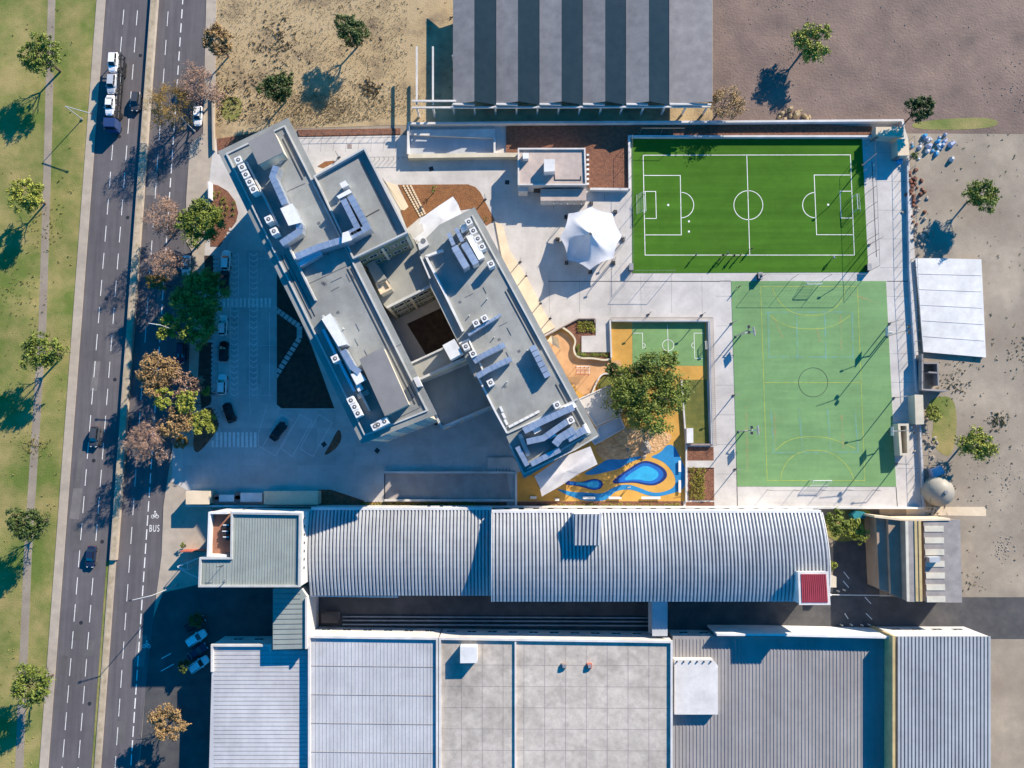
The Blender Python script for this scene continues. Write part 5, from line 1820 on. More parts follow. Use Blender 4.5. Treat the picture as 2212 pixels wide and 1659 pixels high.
for i in range(8):
    d = (fw[i] - tc).normalized()
    MB().tube((tipw[i].x, tipw[i].y, .1), (tipw[i].x, tipw[i].y, 3.45), .08, .07, 8).build('mast', M['pole'], tent)
    MB().tube((tipw[i].x, tipw[i].y, 3.4), (fw[i].x + d.x * .6, fw[i].y + d.y * .6, .15), .03, .03, 5).build('guy_rope', M['pole'], tent)
    MB().box((fw[i].x, fw[i].y, .32), (.7, .7, .35)).build('ballast', M['darkmetal'], tent)

# ================================================================== LAMPS, FENCES, GOALS
def lamp_post(label, base, top, h, heads, group, arm=None):
    b = at(*base)
    t = thing('lamp_post', label, 'lamp post', (b.x, b.y, 0), 0, group)
    MB().tube((b.x, b.y, .1), (b.x, b.y, h), .11, .07, 8).build('mast', M['kerb'] if arm else M['pole'], t)
    MB().box((b.x, b.y, .2), (.4, .4, .3)).build('base', M['metal'], t)
    p = at(*top, h)
    if (Vector((p.x - b.x, p.y - b.y))).length > .5 or arm:
        MB().tube((b.x, b.y, h - .05), (p.x, p.y, h + .1), .07 if not arm else .1, .05 if not arm else .08, 6).build('arm', M['kerb'] if arm else M['pole'], t)
    if heads == 1:
        MB().box((p.x, p.y, h + .1), (.6, .3, .14), math.atan2(p.y - b.y, p.x - b.x) if arm else .3).build('lamp_head', M['darkmetal'], t)
    else:
        MB().box((b.x, b.y, h), (.08, 1.4, .08)).build('crossarm', M['pole'], t)
        for s in (-1, 1):
            hd = MB().box((b.x, b.y + s * .55, h + .15), (.45, .5, .4)).build('lamp_head', M['darkmetal'], t)
            MB().box((b.x - .22, b.y + s * .55, h + .12), (.05, .42, .32)).build('lens', M['lamp'], hd)
    return t


def foot(tile, x, y):
    return q(tile, (x, y))[0]


for k, (t_, bx, by, lab) in enumerate((('b4', 155, 845, 'upper left'), ('b4', 1650, 845, 'upper right'), ('c4', 180, 310, 'lower left'), ('c4', 1690, 310, 'lower right'))):
    b = foot(t_, bx, by)
    lamp_post('tall twin headed floodlight at the %s of the green court' % lab, b, b, 8.2, 2, 'court floodlights')
singles = [('b4', 1670, 720, 'lamp post on the east walk above the upper right floodlight', 5.6), ('a4', 1470, 1470, 'lamp post at the lower right corner of the football pitch', 6.0), ('a4', 1410, 680, 'lamp post on the east side of the football pitch top', 6.0),
           ('b4', 1712, 1455, 'lamp post beside the tall cream store box', 5.5), ('b4', 110, 720, 'small lamp post left of the court near its top', 4.2), ('b4', 130, 1430, 'small lamp post left of the court at mid height', 4.2), ('c4', 145, 685, 'small lamp post left of the court near its foot', 4.2),
           ('c4', 1740, 630, 'lamp post right of the court near the beige enclosure', 5.0),
           ('b3', 140, 120, 'first lamp post along the curved cream terrace', 3.4), ('b3', 200, 265, 'second lamp post along the curved cream terrace', 3.4), ('b3', 350, 550, 'third lamp post along the curved cream terrace', 3.4), ('b3', 450, 705, 'fourth lamp post along the curved cream terrace', 3.4),
           ('b3', 1465, 665, 'lamp post above the left part of the playground wall', 3.4), ('b3', 2020, 670, 'lamp post at the right corner of the playground wall', 3.4),
           ('a3', 1205, 1510, 'lamp post between the tent and the football pitch', 3.6), ('a2', 1990, 1075, 'lamp post beside the orange mulch corner', 3.4), ('b3', 1105, 120, 'lamp post at the lower right of the tent', 4.0), ('a2', 475, 640, 'lamp post on the terrace north of the school', 3.4)]
for t_, x, y, lab, h_ in singles:
    b = foot(t_, x, y)
    lamp_post(lab, b, b, h_, 1, 'single lamp posts')
# street lights with long arms
for lab, base, top, h_ in (('tall street light leaning over the road from the middle tree', (402, 722), (318, 698), 11), ('tall street light over the bus lane at lower left', (384, 1264), (283, 1297), 11), ('street light over the parked white car at the top', (421, 284), (389, 254), 7), ('street light on the grass verge at the far left', (178, 258), (199, 246), 6)):
    t = lamp_post(lab, base, top, h_, 1, 'street lights', arm=True)


def fence_run(name, label, pts, n_post, h, net=True, m=None, rail=True, zb=.15):
    w_ = [at(u, v, 0) for u, v in pts]
    t = thing(name, label, 'fence', (w_[0].x, w_[0].y, 0))
    tot = sum((b - a).length for a, b in zip(w_[:-1], w_[1:]))
    pos = []
    for k in range(n_post):
        d = tot * k / (n_post - 1)
        for a, b in zip(w_[:-1], w_[1:]):
            L = (b - a).length
            if d <= L + 1e-6:
                pos.append(a.lerp(b, d / L))
                break
            d -= L
    for p in pos:
        MB().tube((p.x, p.y, zb), (p.x, p.y, h), .05, .045, 6).build('post', m or M['pole'], t)
    if rail:
        for a, b in zip(pos[:-1], pos[1:]):
            MB().tube((a.x, a.y, h), (b.x, b.y, h), .035, .035, 5).build('rail', m or M['pole'], t)
    if net:
        mm = MB()
        for a, b in zip(pos[:-1], pos[1:]):
            L = (b - a).length
            for k in range(1, max(2, int(L / .8))):
                p = a.lerp(b, k / max(2, int(L / .8)))
                mm.add([(p.x - .008, p.y, zb), (p.x + .008, p.y, zb), (p.x + .008, p.y, h), (p.x - .008, p.y, h)], [[0, 1, 2, 3]])
            for k in range(1, int(h / .8)):
                z = zb + k * .8
                mm.add([(a.x, a.y, z), (b.x, b.y, z), (b.x, b.y, z + .014), (a.x, a.y, z + .014)], [[0, 1, 2, 3]])
        if mm.f:
            mm.build('net', M['net'], t)
    return t


fence_run('ball_stop_fence', 'ball stop fence along the right side of the football pitch', [(1868, 318), (1878, 585)], 9, 4.4)
fence_run('ball_stop_fence', 'ball stop fence along the left side of the football pitch', [(1361, 304), (1363, 592)], 8, 3.2)
fence_run('ball_stop_fence', 'ball stop fence at the lower left of the football pitch', [(1366, 594), (1450, 594)], 3, 4.0)
fence_run('ball_stop_fence', 'ball stop fence behind the upper goal of the green court', [(1640, 602), (1715, 602), (1850, 602)], 4, 4.0)
fence_run('ball_stop_fence', 'ball stop fence behind the lower goal of the green court', [(1657, 1058), (1885, 1058)], 5, 3.4)
fence_run('ball_stop_fence', 'ball stop fence above the upper left of the football pitch', [(1380, 293), (1470, 293)], 3, 3.6, net=False)
ef = [(1960, 306), (1966, 590), (1982, 850)]
fence_run('boundary_fence', 'post fence along the east boundary beside the football pitch', ef, 26, 2.8, net=False)
fence_run('boundary_fence', 'post fence along the east boundary beside the lower court', [(1988, 920), (1994, 1092)], 9, 2.6, net=False)
wall('low grey wall under the upper east fence', ef, .9, .3, M['greyroof'])
wall('low grey wall under the lower east fence', [(1988, 920), (1996, 1094)], .9, .3, M['greyroof'])
fence_run('railing', 'steel railing along the ramp below the north wall', q('a2', (800, 660), (1190, 655)), 9, 1.3, net=False)
fence_run('railing', 'steel railing along the path north of the school', q('a2', (-20, 415), (1100, 400)), 14, 1.3, net=False)
# stair railing of the yard near the office (white triangle struts)
t = thing('steel_canopy_frame', 'white triangular steel frame left of the office', 'frame', at(*q('d1', (1020, 560))[0]))
pp = P(q('d1', (1010, 565), (1225, 480), (1115, 525), (1115, 600), (1010, 570), (1130, 640), (1240, 690)), 3.0)
for a, b in zip(pp[:-1], pp[1:]):
    MB().tube(a, b, .07, .07, 6).build('strut', M['white'], t)
for p in (pp[0], pp[3]):
    MB().tube((p.x, p.y, 0), p, .08, .08, 6).build('post', M['white'], t)


def goal(label, a, b, back, h, m=None):
    """a,b: post feet (world); back: depth vector"""
    t = thing('goal', label, 'goal', (a.x, a.y, 0), 0, 'goals')
    up = Vector((0, 0, h))
    z = Vector((0, 0, ZF))
    for p in (a, b):
        MB().tube(p + z, p + up, .07, .07, 8).build('upright', M['white'], t)
        MB().tube(p + up, p + up + back * .35, .04, .04, 6).build('top_stay', M['white'], t)
        MB().tube(p + up + back * .35, p + back + z, .035, .035, 6).build('back_stay', M['white'], t)
    MB().tube(a + up, b + up, .07, .07, 8).build('crossbar', M['white'], t)
    MB().tube(a + back + z, b + back + z, .035, .035, 6).build('ground_bar', M['white'], t)
    mm = MB()
    for k in range(13):
        p = a.lerp(b, k / 12)
        mm.tube(p + up + back * .35, p + back + z, .012, .012, 3, False)
        mm.tube(p + up, p + up + back * .35, .012, .012, 3, False)
    for k in range(1, 6):
        f = k / 6
        mm.tube((a + up + back * .35).lerp(a + back + z, f), (b + up + back * .35).lerp(b + back + z, f), .012, .012, 3, False)
    mm.build('net', M['white'], t)
    return t


goal('white football goal at the left end of the pitch', *P(q('a3', (1418, 1030), (1425, 1225))), Vector((-1.5, 0, 0)), 2.0)
goal('white football goal at the right end of the pitch', *P(q('a4', (1303, 1005), (1312, 1150))), Vector((1.5, 0, 0)), 2.2)
goal('white handball goal at the top of the green court', *P(q('b4', (825, 352), (965, 352))), Vector((0, 1.1, 0)), 2.0)
goal('white handball goal at the bottom of the green court', *P(q('c4', (882, 792), (1062, 792))), Vector((0, -1.1, 0)), 2.0)
goal('tiny white goal at the right end of the kids court', *P(q('f2', (2010, 345), (2015, 440))), Vector((.7, 0, 0)), 1.2)


def hoop(label, base, direction, h=3.05):
    b = at(*base)
    d = Vector(direction).normalized()
    t = thing('basketball_hoop', label, 'basketball hoop', (b.x, b.y, 0), 0, 'basketball hoops around the green court')
    MB().tube((b.x, b.y, .15), (b.x, b.y, h), .13, .11, 8).build('post', M['white'], t)
    e = Vector((b.x, b.y, h)) + d * 1.6
    MB().tube((b.x, b.y, h - .1), e + Vector((0, 0, .3)), .09, .08, 8).build('arm', M['white'], t)
    MB().box((e.x, e.y, h + .45), (.06, 1.8, 1.05), math.atan2(d.y, d.x)).build('backboard', M['white'], t)
    rc = e + d * .35
    m = MB()
    pts = [Vector((rc.x + .25 * math.cos(i * math.pi / 6), rc.y + .25 * math.sin(i * math.pi / 6), h)) for i in range(12)]
    for i in range(12):
        m.tube(pts[i], pts[(i + 1) % 12], .03, .03, 5)
    m.build('rim', M['redmetal'], t)


hoop('basketball hoop at the upper left of the green court', foot('b4', 205, 835), (1, .15, 0))
hoop('basketball hoop at the upper right of the green court', foot('b4', 1640, 830), (-1, .1, 0))
hoop('basketball hoop at the lower left of the green court', foot('c4', 240, 305), (1, .05, 0))
hoop('basketball hoop at the lower right of the green court', foot('c4', 1690, 312), (-1, 0, 0))
# dark bins / benches beside the courts
for lab, t_, x, y, m in (('dark litter bin cube at the lower left corner of the pitch', 'b3', 1290, 170, M['pole']), ('dark litter bin cube at the lower right corner of the pitch', 'b4', 1470, 165, M['darkmetal']), ('small dark bin on the walk above the green court', 'b4', 395, 250, M['darkmetal'])):
    c = at(*foot(t_, x, y), 1)
    t = thing('equipment_box', lab, 'box', (c.x, c.y, .15))
    MB().box((c.x, c.y, .75), (.8, 1.3, 1.2)).build('bin', m, t)
    MB().box((c.x, c.y, 1.38), (.9, 1.4, .07)).build('lid', M['metal'], t)

# ================================================================== PLAYGROUND
def wallk(label, pts, h, wd, m):
    return wall(label, pts, h, wd, m, 'garden_wall', zb=.1)


wallk('white low wall along the top and right of the playground', q('f2', (850, 75), (2075, 78), (2112, 1630)), 1.0, .3, M['whitewall'])
t = fence_run('picket_fence', 'dark picket fence outside the playground wall', q('f2', (835, 50), (2100, 50), (2140, 1640)), 120, 1.5, net=False, m=M['brick'])
wallk('white vertical wall between the cream path and the kids court', q('f2', (832, 60), (848, 540)), 1.2, .3, M['whitewall'])
wallk('curving cream planter wall around the path landing', smooth_line(q('f2', (235, 160), (320, 215), (385, 290), (398, 350), (370, 420), (395, 510), (470, 548), (620, 545), (770, 575), (850, 545)), 2), .9, .35, M['creamwall'])
wallk('cream curved wall below the climbing frame', smooth_line(q('f2', (600, 1000), (660, 850), (720, 750), (800, 735), (900, 760), (1010, 745), (1130, 740), (1190, 770)), 2), .7, .3, M['whitewall'])
wallk('white wall left of the olive lawn', q('f2', (1730, 820), (1790, 1640)) + q('c3', (1862, 1060)), .8, .3, M['whitewall'])
wallk('dark topped fence wall below the olive lawn', q('f2', (1790, 1632), (2120, 1632)), .9, .35, M['brick'])
wallk('path kerb between the two mulch beds', q('c3', (1865, 665), (2150, 665)), .35, 1.4, M['concrete'])
wallk('dark picket wall along the planted corner', q('f2', (10, 275), (240, 150), (430, 50), (640, 50), (640, 100)), 1.0, .2, M['brick'])
bed(q('f2', (270, 150), (430, 75), (645, 75), (645, 260), (470, 270), (470, 480), (830, 480), (830, 545), (770, 560), (480, 535), (400, 500), (385, 430), (410, 350), (390, 280)), M['mulch'], ZP + .35)
sheet('path_landing', q('f2', (472, 268), (650, 262), (650, 50), (830, 45), (838, 472), (472, 472)), ZP + .5, M['concrete'])
sheet('garden_bed', smooth_ring(q('f2', (650, 930), (730, 770), (850, 750), (900, 870), (760, 910)), 2), ZP + .3, M['olive'])
ubox('play_hut', 'white box hut at the corner of the olive lawn', 'hut', q('f2', (1792, 1428), (1875, 1424), (1878, 1612), (1795, 1616)), .15, 1.9, M['white'])
benches = [('c3', 245, 1012, 310, 1012), ('c3', 500, 1032, 545, 1032), ('c3', 790, 1015, 918, 1015), ('c3', 1058, 1015, 1190, 1015), ('c3', 1398, 1015, 1595, 1015), ('c3', 1795, 628, 1795, 745), ('c3', 1795, 830, 1795, 960)]
blab = ['short white bench at the left of the orange playground', 'tiny white bench right of the leftmost bench', 'white bench on the blue band left of centre', 'white bench on the orange beside the blue wave', 'longest white bench at the playground foot', 'upper white bench on the right blue strip', 'lower white bench on the right blue strip']
for (t_, x0, y0, x1, y1), lab in zip(benches, blab):
    a, b = P(q(t_, (x0, y0), (x1, y1)), .6)
    t = thing('bench', lab, 'bench', (a.x, a.y, ZG), 0, 'white playground benches')
    MB().bar(a, b, .5, .5, .62).build('seat', M['white'], t)
    for f in (.12, .88):
        p = a.lerp(b, f)
        d = (b - a)
        MB().box((p.x, p.y, .33), (.14, .42, .34), math.atan2(d.y, d.x)).build('leg', M['whitewall'], t)
# climbing frame
cf = thing('climbing_frame', 'red and white climbing frame on the tan playground', 'climbing frame', at(*q('f2', (490, 720))[0]))
zz = 2.2
gx = [405, 460, 515, 570]
gy = [650, 700, 750]
for y in gy:
    a, b = P(q('f2', (gx[0], y), (gx[-1], y)), zz)
    MB().tube(a, b, .06, .06, 6).build('bar', M['redmetal'] if y != 650 else M['white'], cf)
for x in gx:
    a, b = P(q('f2', (x, gy[0]), (x, gy[-1])), zz)
    MB().tube(a, b, .05, .05, 6).build('bar', M['white'] if x == 570 else M['redmetal'], cf)
    for p in (a, b):
        MB().tube((p.x, p.y, ZG), p, .06, .06, 6).build('post', M['redmetal'], cf)
for k in range(4):
    a, b = P(q('f2', (405, 655 + k * 25), (570, 655 + k * 25)), zz - .7)
    MB().tube(a, b, .04, .04, 5).build('rung', M['white'], cf)
# small cream sail
sl = thing('shade_sail', 'small cream triangular shade sail beside the east wing', 'shade sail', at(*q('f2', (130, 340))[0]))
v = P(q('f2', (170, 300), (205, 435), (40, 330), (90, 260)), 2.6)
v[0].z = 3.4
mm = MB()
cc = sum(v, Vector()) / 4
cc.z = 2.7
mm.add([*v, cc], [[0, 1, 4], [1, 2, 4], [2, 3, 4], [3, 0, 4]])
mm.build('cloth', M['cream'], sl)
for p in v:
    MB().tube((p.x, p.y, ZG), p, .06, .05, 6).build('pole', M['pole'], sl)
# boulders in the sand
for k, (x, y, s) in enumerate(((1440, 490, 1.2), (1255, 520, .5), (1420, 580, .5))):
    c = at(*q('c3', (x, y))[0])
    m = MB()
    ring_ = []
    vs, fs = [], []
    for i in range(5):
        th = math.pi * i / 8
        for j in range(9):
            ph = 2 * math.pi * j / 9
            rr_ = s * random.uniform(.75, 1.1)
            vs.append((c.x + rr_ * math.cos(th) * math.cos(ph), c.y + rr_ * 1.3 * math.cos(th) * math.sin(ph), ZG + rr_ * 1.1 * math.sin(th)))
    for i in range(4):
        for j in range(9):
            fs.append([i * 9 + j, i * 9 + (j + 1) % 9, (i + 1) * 9 + (j + 1) % 9, (i + 1) * 9 + j])
    m.add(vs, fs)
    tag(m.build('boulder', M['stone']), ('largest boulder on the playground sand', 'small boulder left of the largest one', 'small boulder at the edge of the painted river')[k], 'boulder', 'playground boulders')

# ================================================================== PEOPLE
def person_mesh(pose=0):
    J = {'pel': (0, 0, .95), 'wst': (0, 0, 1.12), 'chs': (0, 0, 1.34), 'nck': (0, 0, 1.48), 'hd0': (0, .01, 1.58), 'hd1': (0, .02, 1.72),
         'hl': (-.1, 0, .92), 'hr': (.1, 0, .92), 'shl': (-.19, 0, 1.42), 'shr': (.19, 0, 1.42)}
    st = (.22, -.2) if pose == 0 else (.05, -.04)
    J.update(kl=(-.11, st[0] * .7, .5), al=(-.11, st[0] * .6, .09), tl=(-.11, st[0] * .6 + .16, .03), kr=(.11, st[1] * .3 + .06, .5), ar=(.11, st[1], .12), tr=(.11, st[1] + .14, .05),
             el=(-.27, -.06, 1.15), wl=(-.26, .12, .95), fl=(-.25, .18, .88), er=(.27, .03, 1.14), wr=(.26, .2, .98), fr=(.25, .27, .93))
    if pose == 1:
        J.update(er=(.3, .2, 1.3), wr=(.2, .4, 1.35), fr=(.18, .48, 1.36))
    rad = dict(pel=.15, wst=.135, chs=.165, nck=.06, hd0=.085, hd1=.095, hl=.105, hr=.105, shl=.075, shr=.075, kl=.065, kr=.065, al=.045, ar=.045, tl=.04, tr=.04, el=.045, er=.045, wl=.032, wr=.032, fl=.035, fr=.035)
    E = [('pel', 'wst'), ('wst', 'chs'), ('chs', 'nck'), ('nck', 'hd0'), ('hd0', 'hd1'), ('pel', 'hl'), ('hl', 'kl'), ('kl', 'al'), ('al', 'tl'), ('pel', 'hr'), ('hr', 'kr'), ('kr', 'ar'), ('ar', 'tr'),
         ('chs', 'shl'), ('shl', 'el'), ('el', 'wl'), ('wl', 'fl'), ('chs', 'shr'), ('shr', 'er'), ('er', 'wr'), ('wr', 'fr')]
    keys = list(J)
    me = bpy.data.meshes.new('person_src')
    me.from_pydata([J[k] for k in keys], [(keys.index(a), keys.index(b)) for a, b in E], [])
    o = bpy.data.objects.new('person_src', me)
    COL.objects.link(o)
    o.modifiers.new('skin', 'SKIN')
    for i, k in enumerate(keys):
        me.skin_vertices[0].data[i].radius = (rad[k], rad[k] * (.8 if k in ('chs', 'wst', 'pel') else 1))
    me.skin_vertices[0].data[0].use_root = True
    s = o.modifiers.new('sub', 'SUBSURF')
    s.levels = 1
    s.render_levels = 1
    bpy.context.view_layer.update()
    out_ = bpy.data.meshes.new_from_object(o.evaluated_get(bpy.context.evaluated_depsgraph_get()))
    bpy.data.objects.remove(o)
    out_.name = 'person'
    return out_


skin = mat('skin', (.50, .30, .21), None)
hair = mat('hair', (.03, .02, .015), None)
PM = [person_mesh(0), person_mesh(1)]
people = [(1623, 538, 0, (.05, .06, .09), 'person in dark sportswear standing by the lower halfway line', 20), (1561, 552, 0, (.02, .02, .025), 'leftmost person of the group on the lower touchline', -30), (1571, 549, 1, (.10, .12, .2), 'second person from the left in the touchline group', 60),
          (1585, 553, 0, (.03, .04, .04), 'third person from the left in the touchline group', 120), (1599, 551, 1, (.5, .46, .08), 'person in a yellow top at the right of the touchline group', 200), (1503, 551, 0, (.08, .12, .16), 'person alone on the lower touchline at left', 70),
          (1553, 562, 1, (.02, .02, .03), 'person in dark clothes just below the touchline group', 10), (1800, 557, 0, (.6, .6, .62), 'person in a white top near the lower right touchline', -60), (1596, 620, 0, (.05, .05, .06), 'person in dark clothes in the top left corner of the green court', 40),
          (1643, 597, 1, (.1, .09, .16), 'person on the walk above the green court', 90), (1358, 1053, 0, (.65, .62, .6), 'small person in white on the blue painted wave', 10)]
for i, (u, v, ps, colr, lab, a) in enumerate(people):
    me = PM[ps].copy()
    shirt = mat('shirt_%d' % i, colr, None)
    shorts = mat('shorts_%d' % (i % 3), ((.03, .03, .04), (.12, .12, .14), (.05, .07, .12))[i % 3], None)
    me.materials.clear()
    for x in (shirt, shorts, skin, hair):
        me.materials.append(x)
    for p in me.polygons:
        z = p.center.z
        x = abs(p.center.x)
        p.material_index = 3 if z > 1.66 else 2 if z > 1.5 else 0 if z > 1.0 and not (x > .22 and z < 1.12) else 1 if z > .55 and x < .22 else 2 if z > .12 else 3
    c = at(u, v, .9)
    o = inst('person', me, None, (c.x, c.y, ZF if v < 1000 else ZG), R(a))
    for p in me.polygons:
        p.use_smooth = True
    tag(o, lab, 'person', 'people on the school grounds')

# ================================================================== VEGETATION
def leaf_cloud(m, c, r, rz, nclump, nleaf, size, rnd, bottom=-.35, shell=.35, slim=.6):
    # an uneven crown: several lobes of different size, clumps of leaves spread through each
    lobes = [(Vector((0, 0, 0)), .62)]
    k_ = rnd.randint(6, 9)
    for i in range(k_):
        a = 2 * math.pi * (i + rnd.random() * .8) / k_
        f = rnd.uniform(.42, .68)
        lobes.append((Vector((math.cos(a) * f, math.sin(a) * f, rnd.uniform(-.15, .35))), rnd.uniform(.26, .46)))
    for k in range(nclump):
        lc, lr = lobes[0] if rnd.random() < .28 else lobes[1 + rnd.randrange(k_)]
        while True:
            d = Vector((rnd.uniform(-1, 1), rnd.uniform(-1, 1), rnd.uniform(bottom, 1)))
            if .05 < d.length <= 1:
                break
        d = d.normalized() * (rnd.uniform(shell, 1) ** .6)
        d = lc + d * lr
        cc = Vector((c[0] + d.x * r, c[1] + d.y * r, c[2] + d.z * rz))
        cr = r * rnd.uniform(.09, .19)
        for j in range(nleaf):
            o = Vector((rnd.gauss(0, .5), rnd.gauss(0, .5), rnd.gauss(0, .38))) * cr
            p = cc + o
            n_ = (o.normalized() * .6 + Vector((rnd.uniform(-1, 1), rnd.uniform(-1, 1), rnd.uniform(-.1, 1.3)))).normalized()
            a = n_.orthogonal().normalized()
            a = Matrix.Rotation(rnd.uniform(0, 6.28), 3, n_) @ a
            b = n_.cross(a)
            s = size * rnd.uniform(.5, 1.35)
            a, b = a * s, b * s * slim
            m.add([p - a, p + b * .9, p + a, p - b * .9], [[0, 1, 2, 3]])


def branches(m, base, h, r, rnd, depth=4, n0=5, r0=.22, up=.55, twigs=None):
    tips = []

    def grow(p, d, L, rad, k):
        e = p + d * L
        m.tube(p, e, rad, rad * .62, 5 if k > 1 else 3, False)
        if k == 0:
            tips.append(e)
            return
        for i in range(3 if k > 1 else 4):
            nd = (d + Vector((rnd.gauss(0, .6), rnd.gauss(0, .6), rnd.gauss(.06, .3)))).normalized()
            grow(e if rnd.random() < .6 else p.lerp(e, .7), nd, L * rnd.uniform(.6, .85), max(rad * .55, .02), k - 1)
    base = Vector(base)
    fork = base + Vector((rnd.uniform(-.2, .2), rnd.uniform(-.2, .2), h * .33))
    m.tube(base, fork, r0, r0 * .75, 8, False)
    for i in range(n0):
        a = 2 * math.pi * (i + rnd.random() * .6) / n0
        d = Vector((math.cos(a) * (1 - up), math.sin(a) * (1 - up), up * rnd.uniform(.6, 1.1))).normalized()
        grow(fork, d, r * .42, r0 * .5, depth)
    return tips


def tree(label, u, v, r_u, h, leafs, seed, nclump=90, nleaf=55, size=.3, bare=0.0, name='broadleaf_tree', cat='tree', group=None, flat=.62, zb=.1, v_is_top=True):
    rnd = random.Random(seed)
    r = r_u * .094 * (H - h * .7) / H
    zc = h - r * flat * .95
    c = at(u, v, zc)
    t = thing(name, label, cat, (c.x, c.y, zb), 0, group)
    m = MB()
    tips = branches(m, (c.x, c.y, zb), h * .95, r, rnd, depth=4 if bare else 2, n0=6 if bare else 5, r0=max(.1, r * .055), up=.5)
    m.build('trunk', M['twig'] if bare else M['bark'], t)
    m = MB()
    if nclump:
        if not isinstance(leafs, (list, tuple)):
            leafs = [leafs]
        leaf_cloud(m, (c.x, c.y, zc), r, r * flat, int(nclump * (2.4 if bare else 1.5)), int(nleaf * (1.6 if bare else 1.1)), size * (2.2 if bare else .72), rnd, slim=.07 if bare else .6)
        if bare:
            for p in tips:
                for j in range(2):
                    q_ = p + Vector((rnd.gauss(0, .25), rnd.gauss(0, .25), rnd.gauss(0, .2)))
                    a = Vector((rnd.uniform(-1, 1), rnd.uniform(-1, 1), rnd.uniform(-.5, .5))).normalized() * size
                    b = Vector((a.y, -a.x, rnd.uniform(-.1, .1))) * .5
                    m.add([q_ - a, q_ + b, q_ + a, q_ - b], [[0, 1, 2, 3]])
        m.build('crown', leafs[0], t)
    return t


L = LEAF
G1 = 'street trees'
tree('round green tree beside the brown quarter circle bed', 431, 482, 58, 9, L['green'], 1, 110, 60, .3, group=G1)
tree('dark spreading tree in the middle of the kerbside row', 430, 640, 68, 11, L['green'], 2, 120, 60, .3, group=G1)
tree('small lime crowned tree under the tall street light', 362, 705, 30, 8, L['lime'], 3, 45, 45, .28, group=G1)
tree('dark lower tree joining the middle kerbside tree', 428, 705, 50, 10, L['green'], 31, 70, 55, .3, group=G1)
tree('small ochre tree over the bus lane', 340, 606, 25, 7, L['ochre'], 4, 45, 40, .25, group=G1)
tree('bare pinkish tree beside the round green tree', 350, 462, 46, 11, L['pink'], 5, 26, 14, .2, bare=1, group=G1)
tree('thin bare tree above the ochre tree', 350, 570, 40, 10, L['pink'], 6, 20, 14, .2, bare=1, group=G1)
tree('bare olive tree at the top edge over the road', 368, 218, 56, 11, L['ochre'], 7, 34, 14, .2, bare=1, group=G1)
tree('second bare tree at the top edge above the white parked car', 425, 180, 50, 11, L['pink'], 71, 34, 14, .2, bare=1, group=G1)
tree('big orange brown tree at the top of the lower cluster', 340, 808, 52, 9.5, L['brown'], 8, 95, 50, .28, group=G1)
tree('pink brown tree right of the orange brown one', 402, 835, 38, 8.5, L['pink'], 9, 65, 50, .26, group=G1)
tree('lime tree in the middle of the lower cluster', 352, 862, 25, 9, L['lime'], 10, 40, 45, .26, group=G1)
tree('bright green tree in the middle of the lower cluster', 405, 868, 28, 9, L['lime'], 11, 45, 45, .26, group=G1)
tree('small lime tree at the right of the lower cluster', 447, 848, 13, 5, L['lime'], 12, 22, 40, .22, group=G1)
tree('brown tree in the heart of the lower cluster', 385, 912, 38, 9, L['brown'], 13, 60, 45, .28, group=G1)
tree('round yellow green tree above the zebra crossing', 437, 914, 32, 8, L['lime'], 14, 55, 50, .27, group=G1)
tree('bare pinkish tree at the foot of the lower cluster', 310, 950, 46, 11, L['pink'], 15, 36, 18, .2, bare=1, group=G1)
tree('small yellow brown bush at the entrance corner', 392, 954, 18, 4, L['ochre'], 16, 26, 40, .22, group=G1)
tree('large leafy tree in the middle of the playground', 1394, 846, 94, 11, L['green'], 17, 230, 75, .3)
tree('small dark tree left of the large playground tree', 1325, 800, 23, 6, L['dark'], 18, 40, 50, .25)
tree('small leafy tree above the kids court edge', 1445, 778, 26, 6, L['green'], 19, 40, 45, .25)
tree('dark rounded tree at the top edge of the dry field', 600, 190, 42, 8, L['dark'], 20, 70, 50, .3)
tree('slim dark tree at the top right behind the wall', 1990, 235, 36, 8, L['dark'], 21, 55, 50, .28)
tree('straw coloured bare tree beside the sawtooth shed', 1565, 222, 42, 6, L['brown'], 22, 16, 14, .2, bare=1)
tree('leafy green shrub mass right of the long hall', 1808, 1130, 30, 5, L['green'], 23, 55, 50, .26, zb=0)
tree('bright green shrub beside the brown roofed factory', 1848, 1146, 28, 5, L['lime'], 24, 50, 50, .26, zb=0)
tree('small round lime bush beside the red roofed tower', 1797, 1222, 13, 3.5, L['lime'], 25, 22, 45, .22, zb=0)
tree('green bush outside the east fence by the tall cream box', 2015, 890, 22, 3, L['lime'], 26, 30, 45, .24, zb=0)
tree('green bush below the small cream box on the east fence', 1975, 338, 10, 2, L['green'], 27, 16, 40, .2, zb=0)
tree('dark ivy clad tree in the shaded yard at bottom left', 424, 1338, 20, 5, L['dark'], 28, 30, 45, .25, zb=0)
tree('dark shrub beside the lower white car in the yard', 398, 1440, 16, 3.5, L['dark'], 29, 24, 45, .22, zb=0)
tree('small green plant on the pavement left of the office', 396, 1178, 7, 1.6, L['green'], 30, 10, 40, .16, zb=0.1)
tree('young slender tree in the orange mulch bed', *q('a2', (1445, 960))[0], 9, 3.0, L['green'], 32, 8, 18, .16, bare=0)
tree('young slender tree at the corner of the orange mulch bed', *q('a2', (1985, 1270))[0], 8, 2.6, L['ochre'], 33, 7, 18, .16)
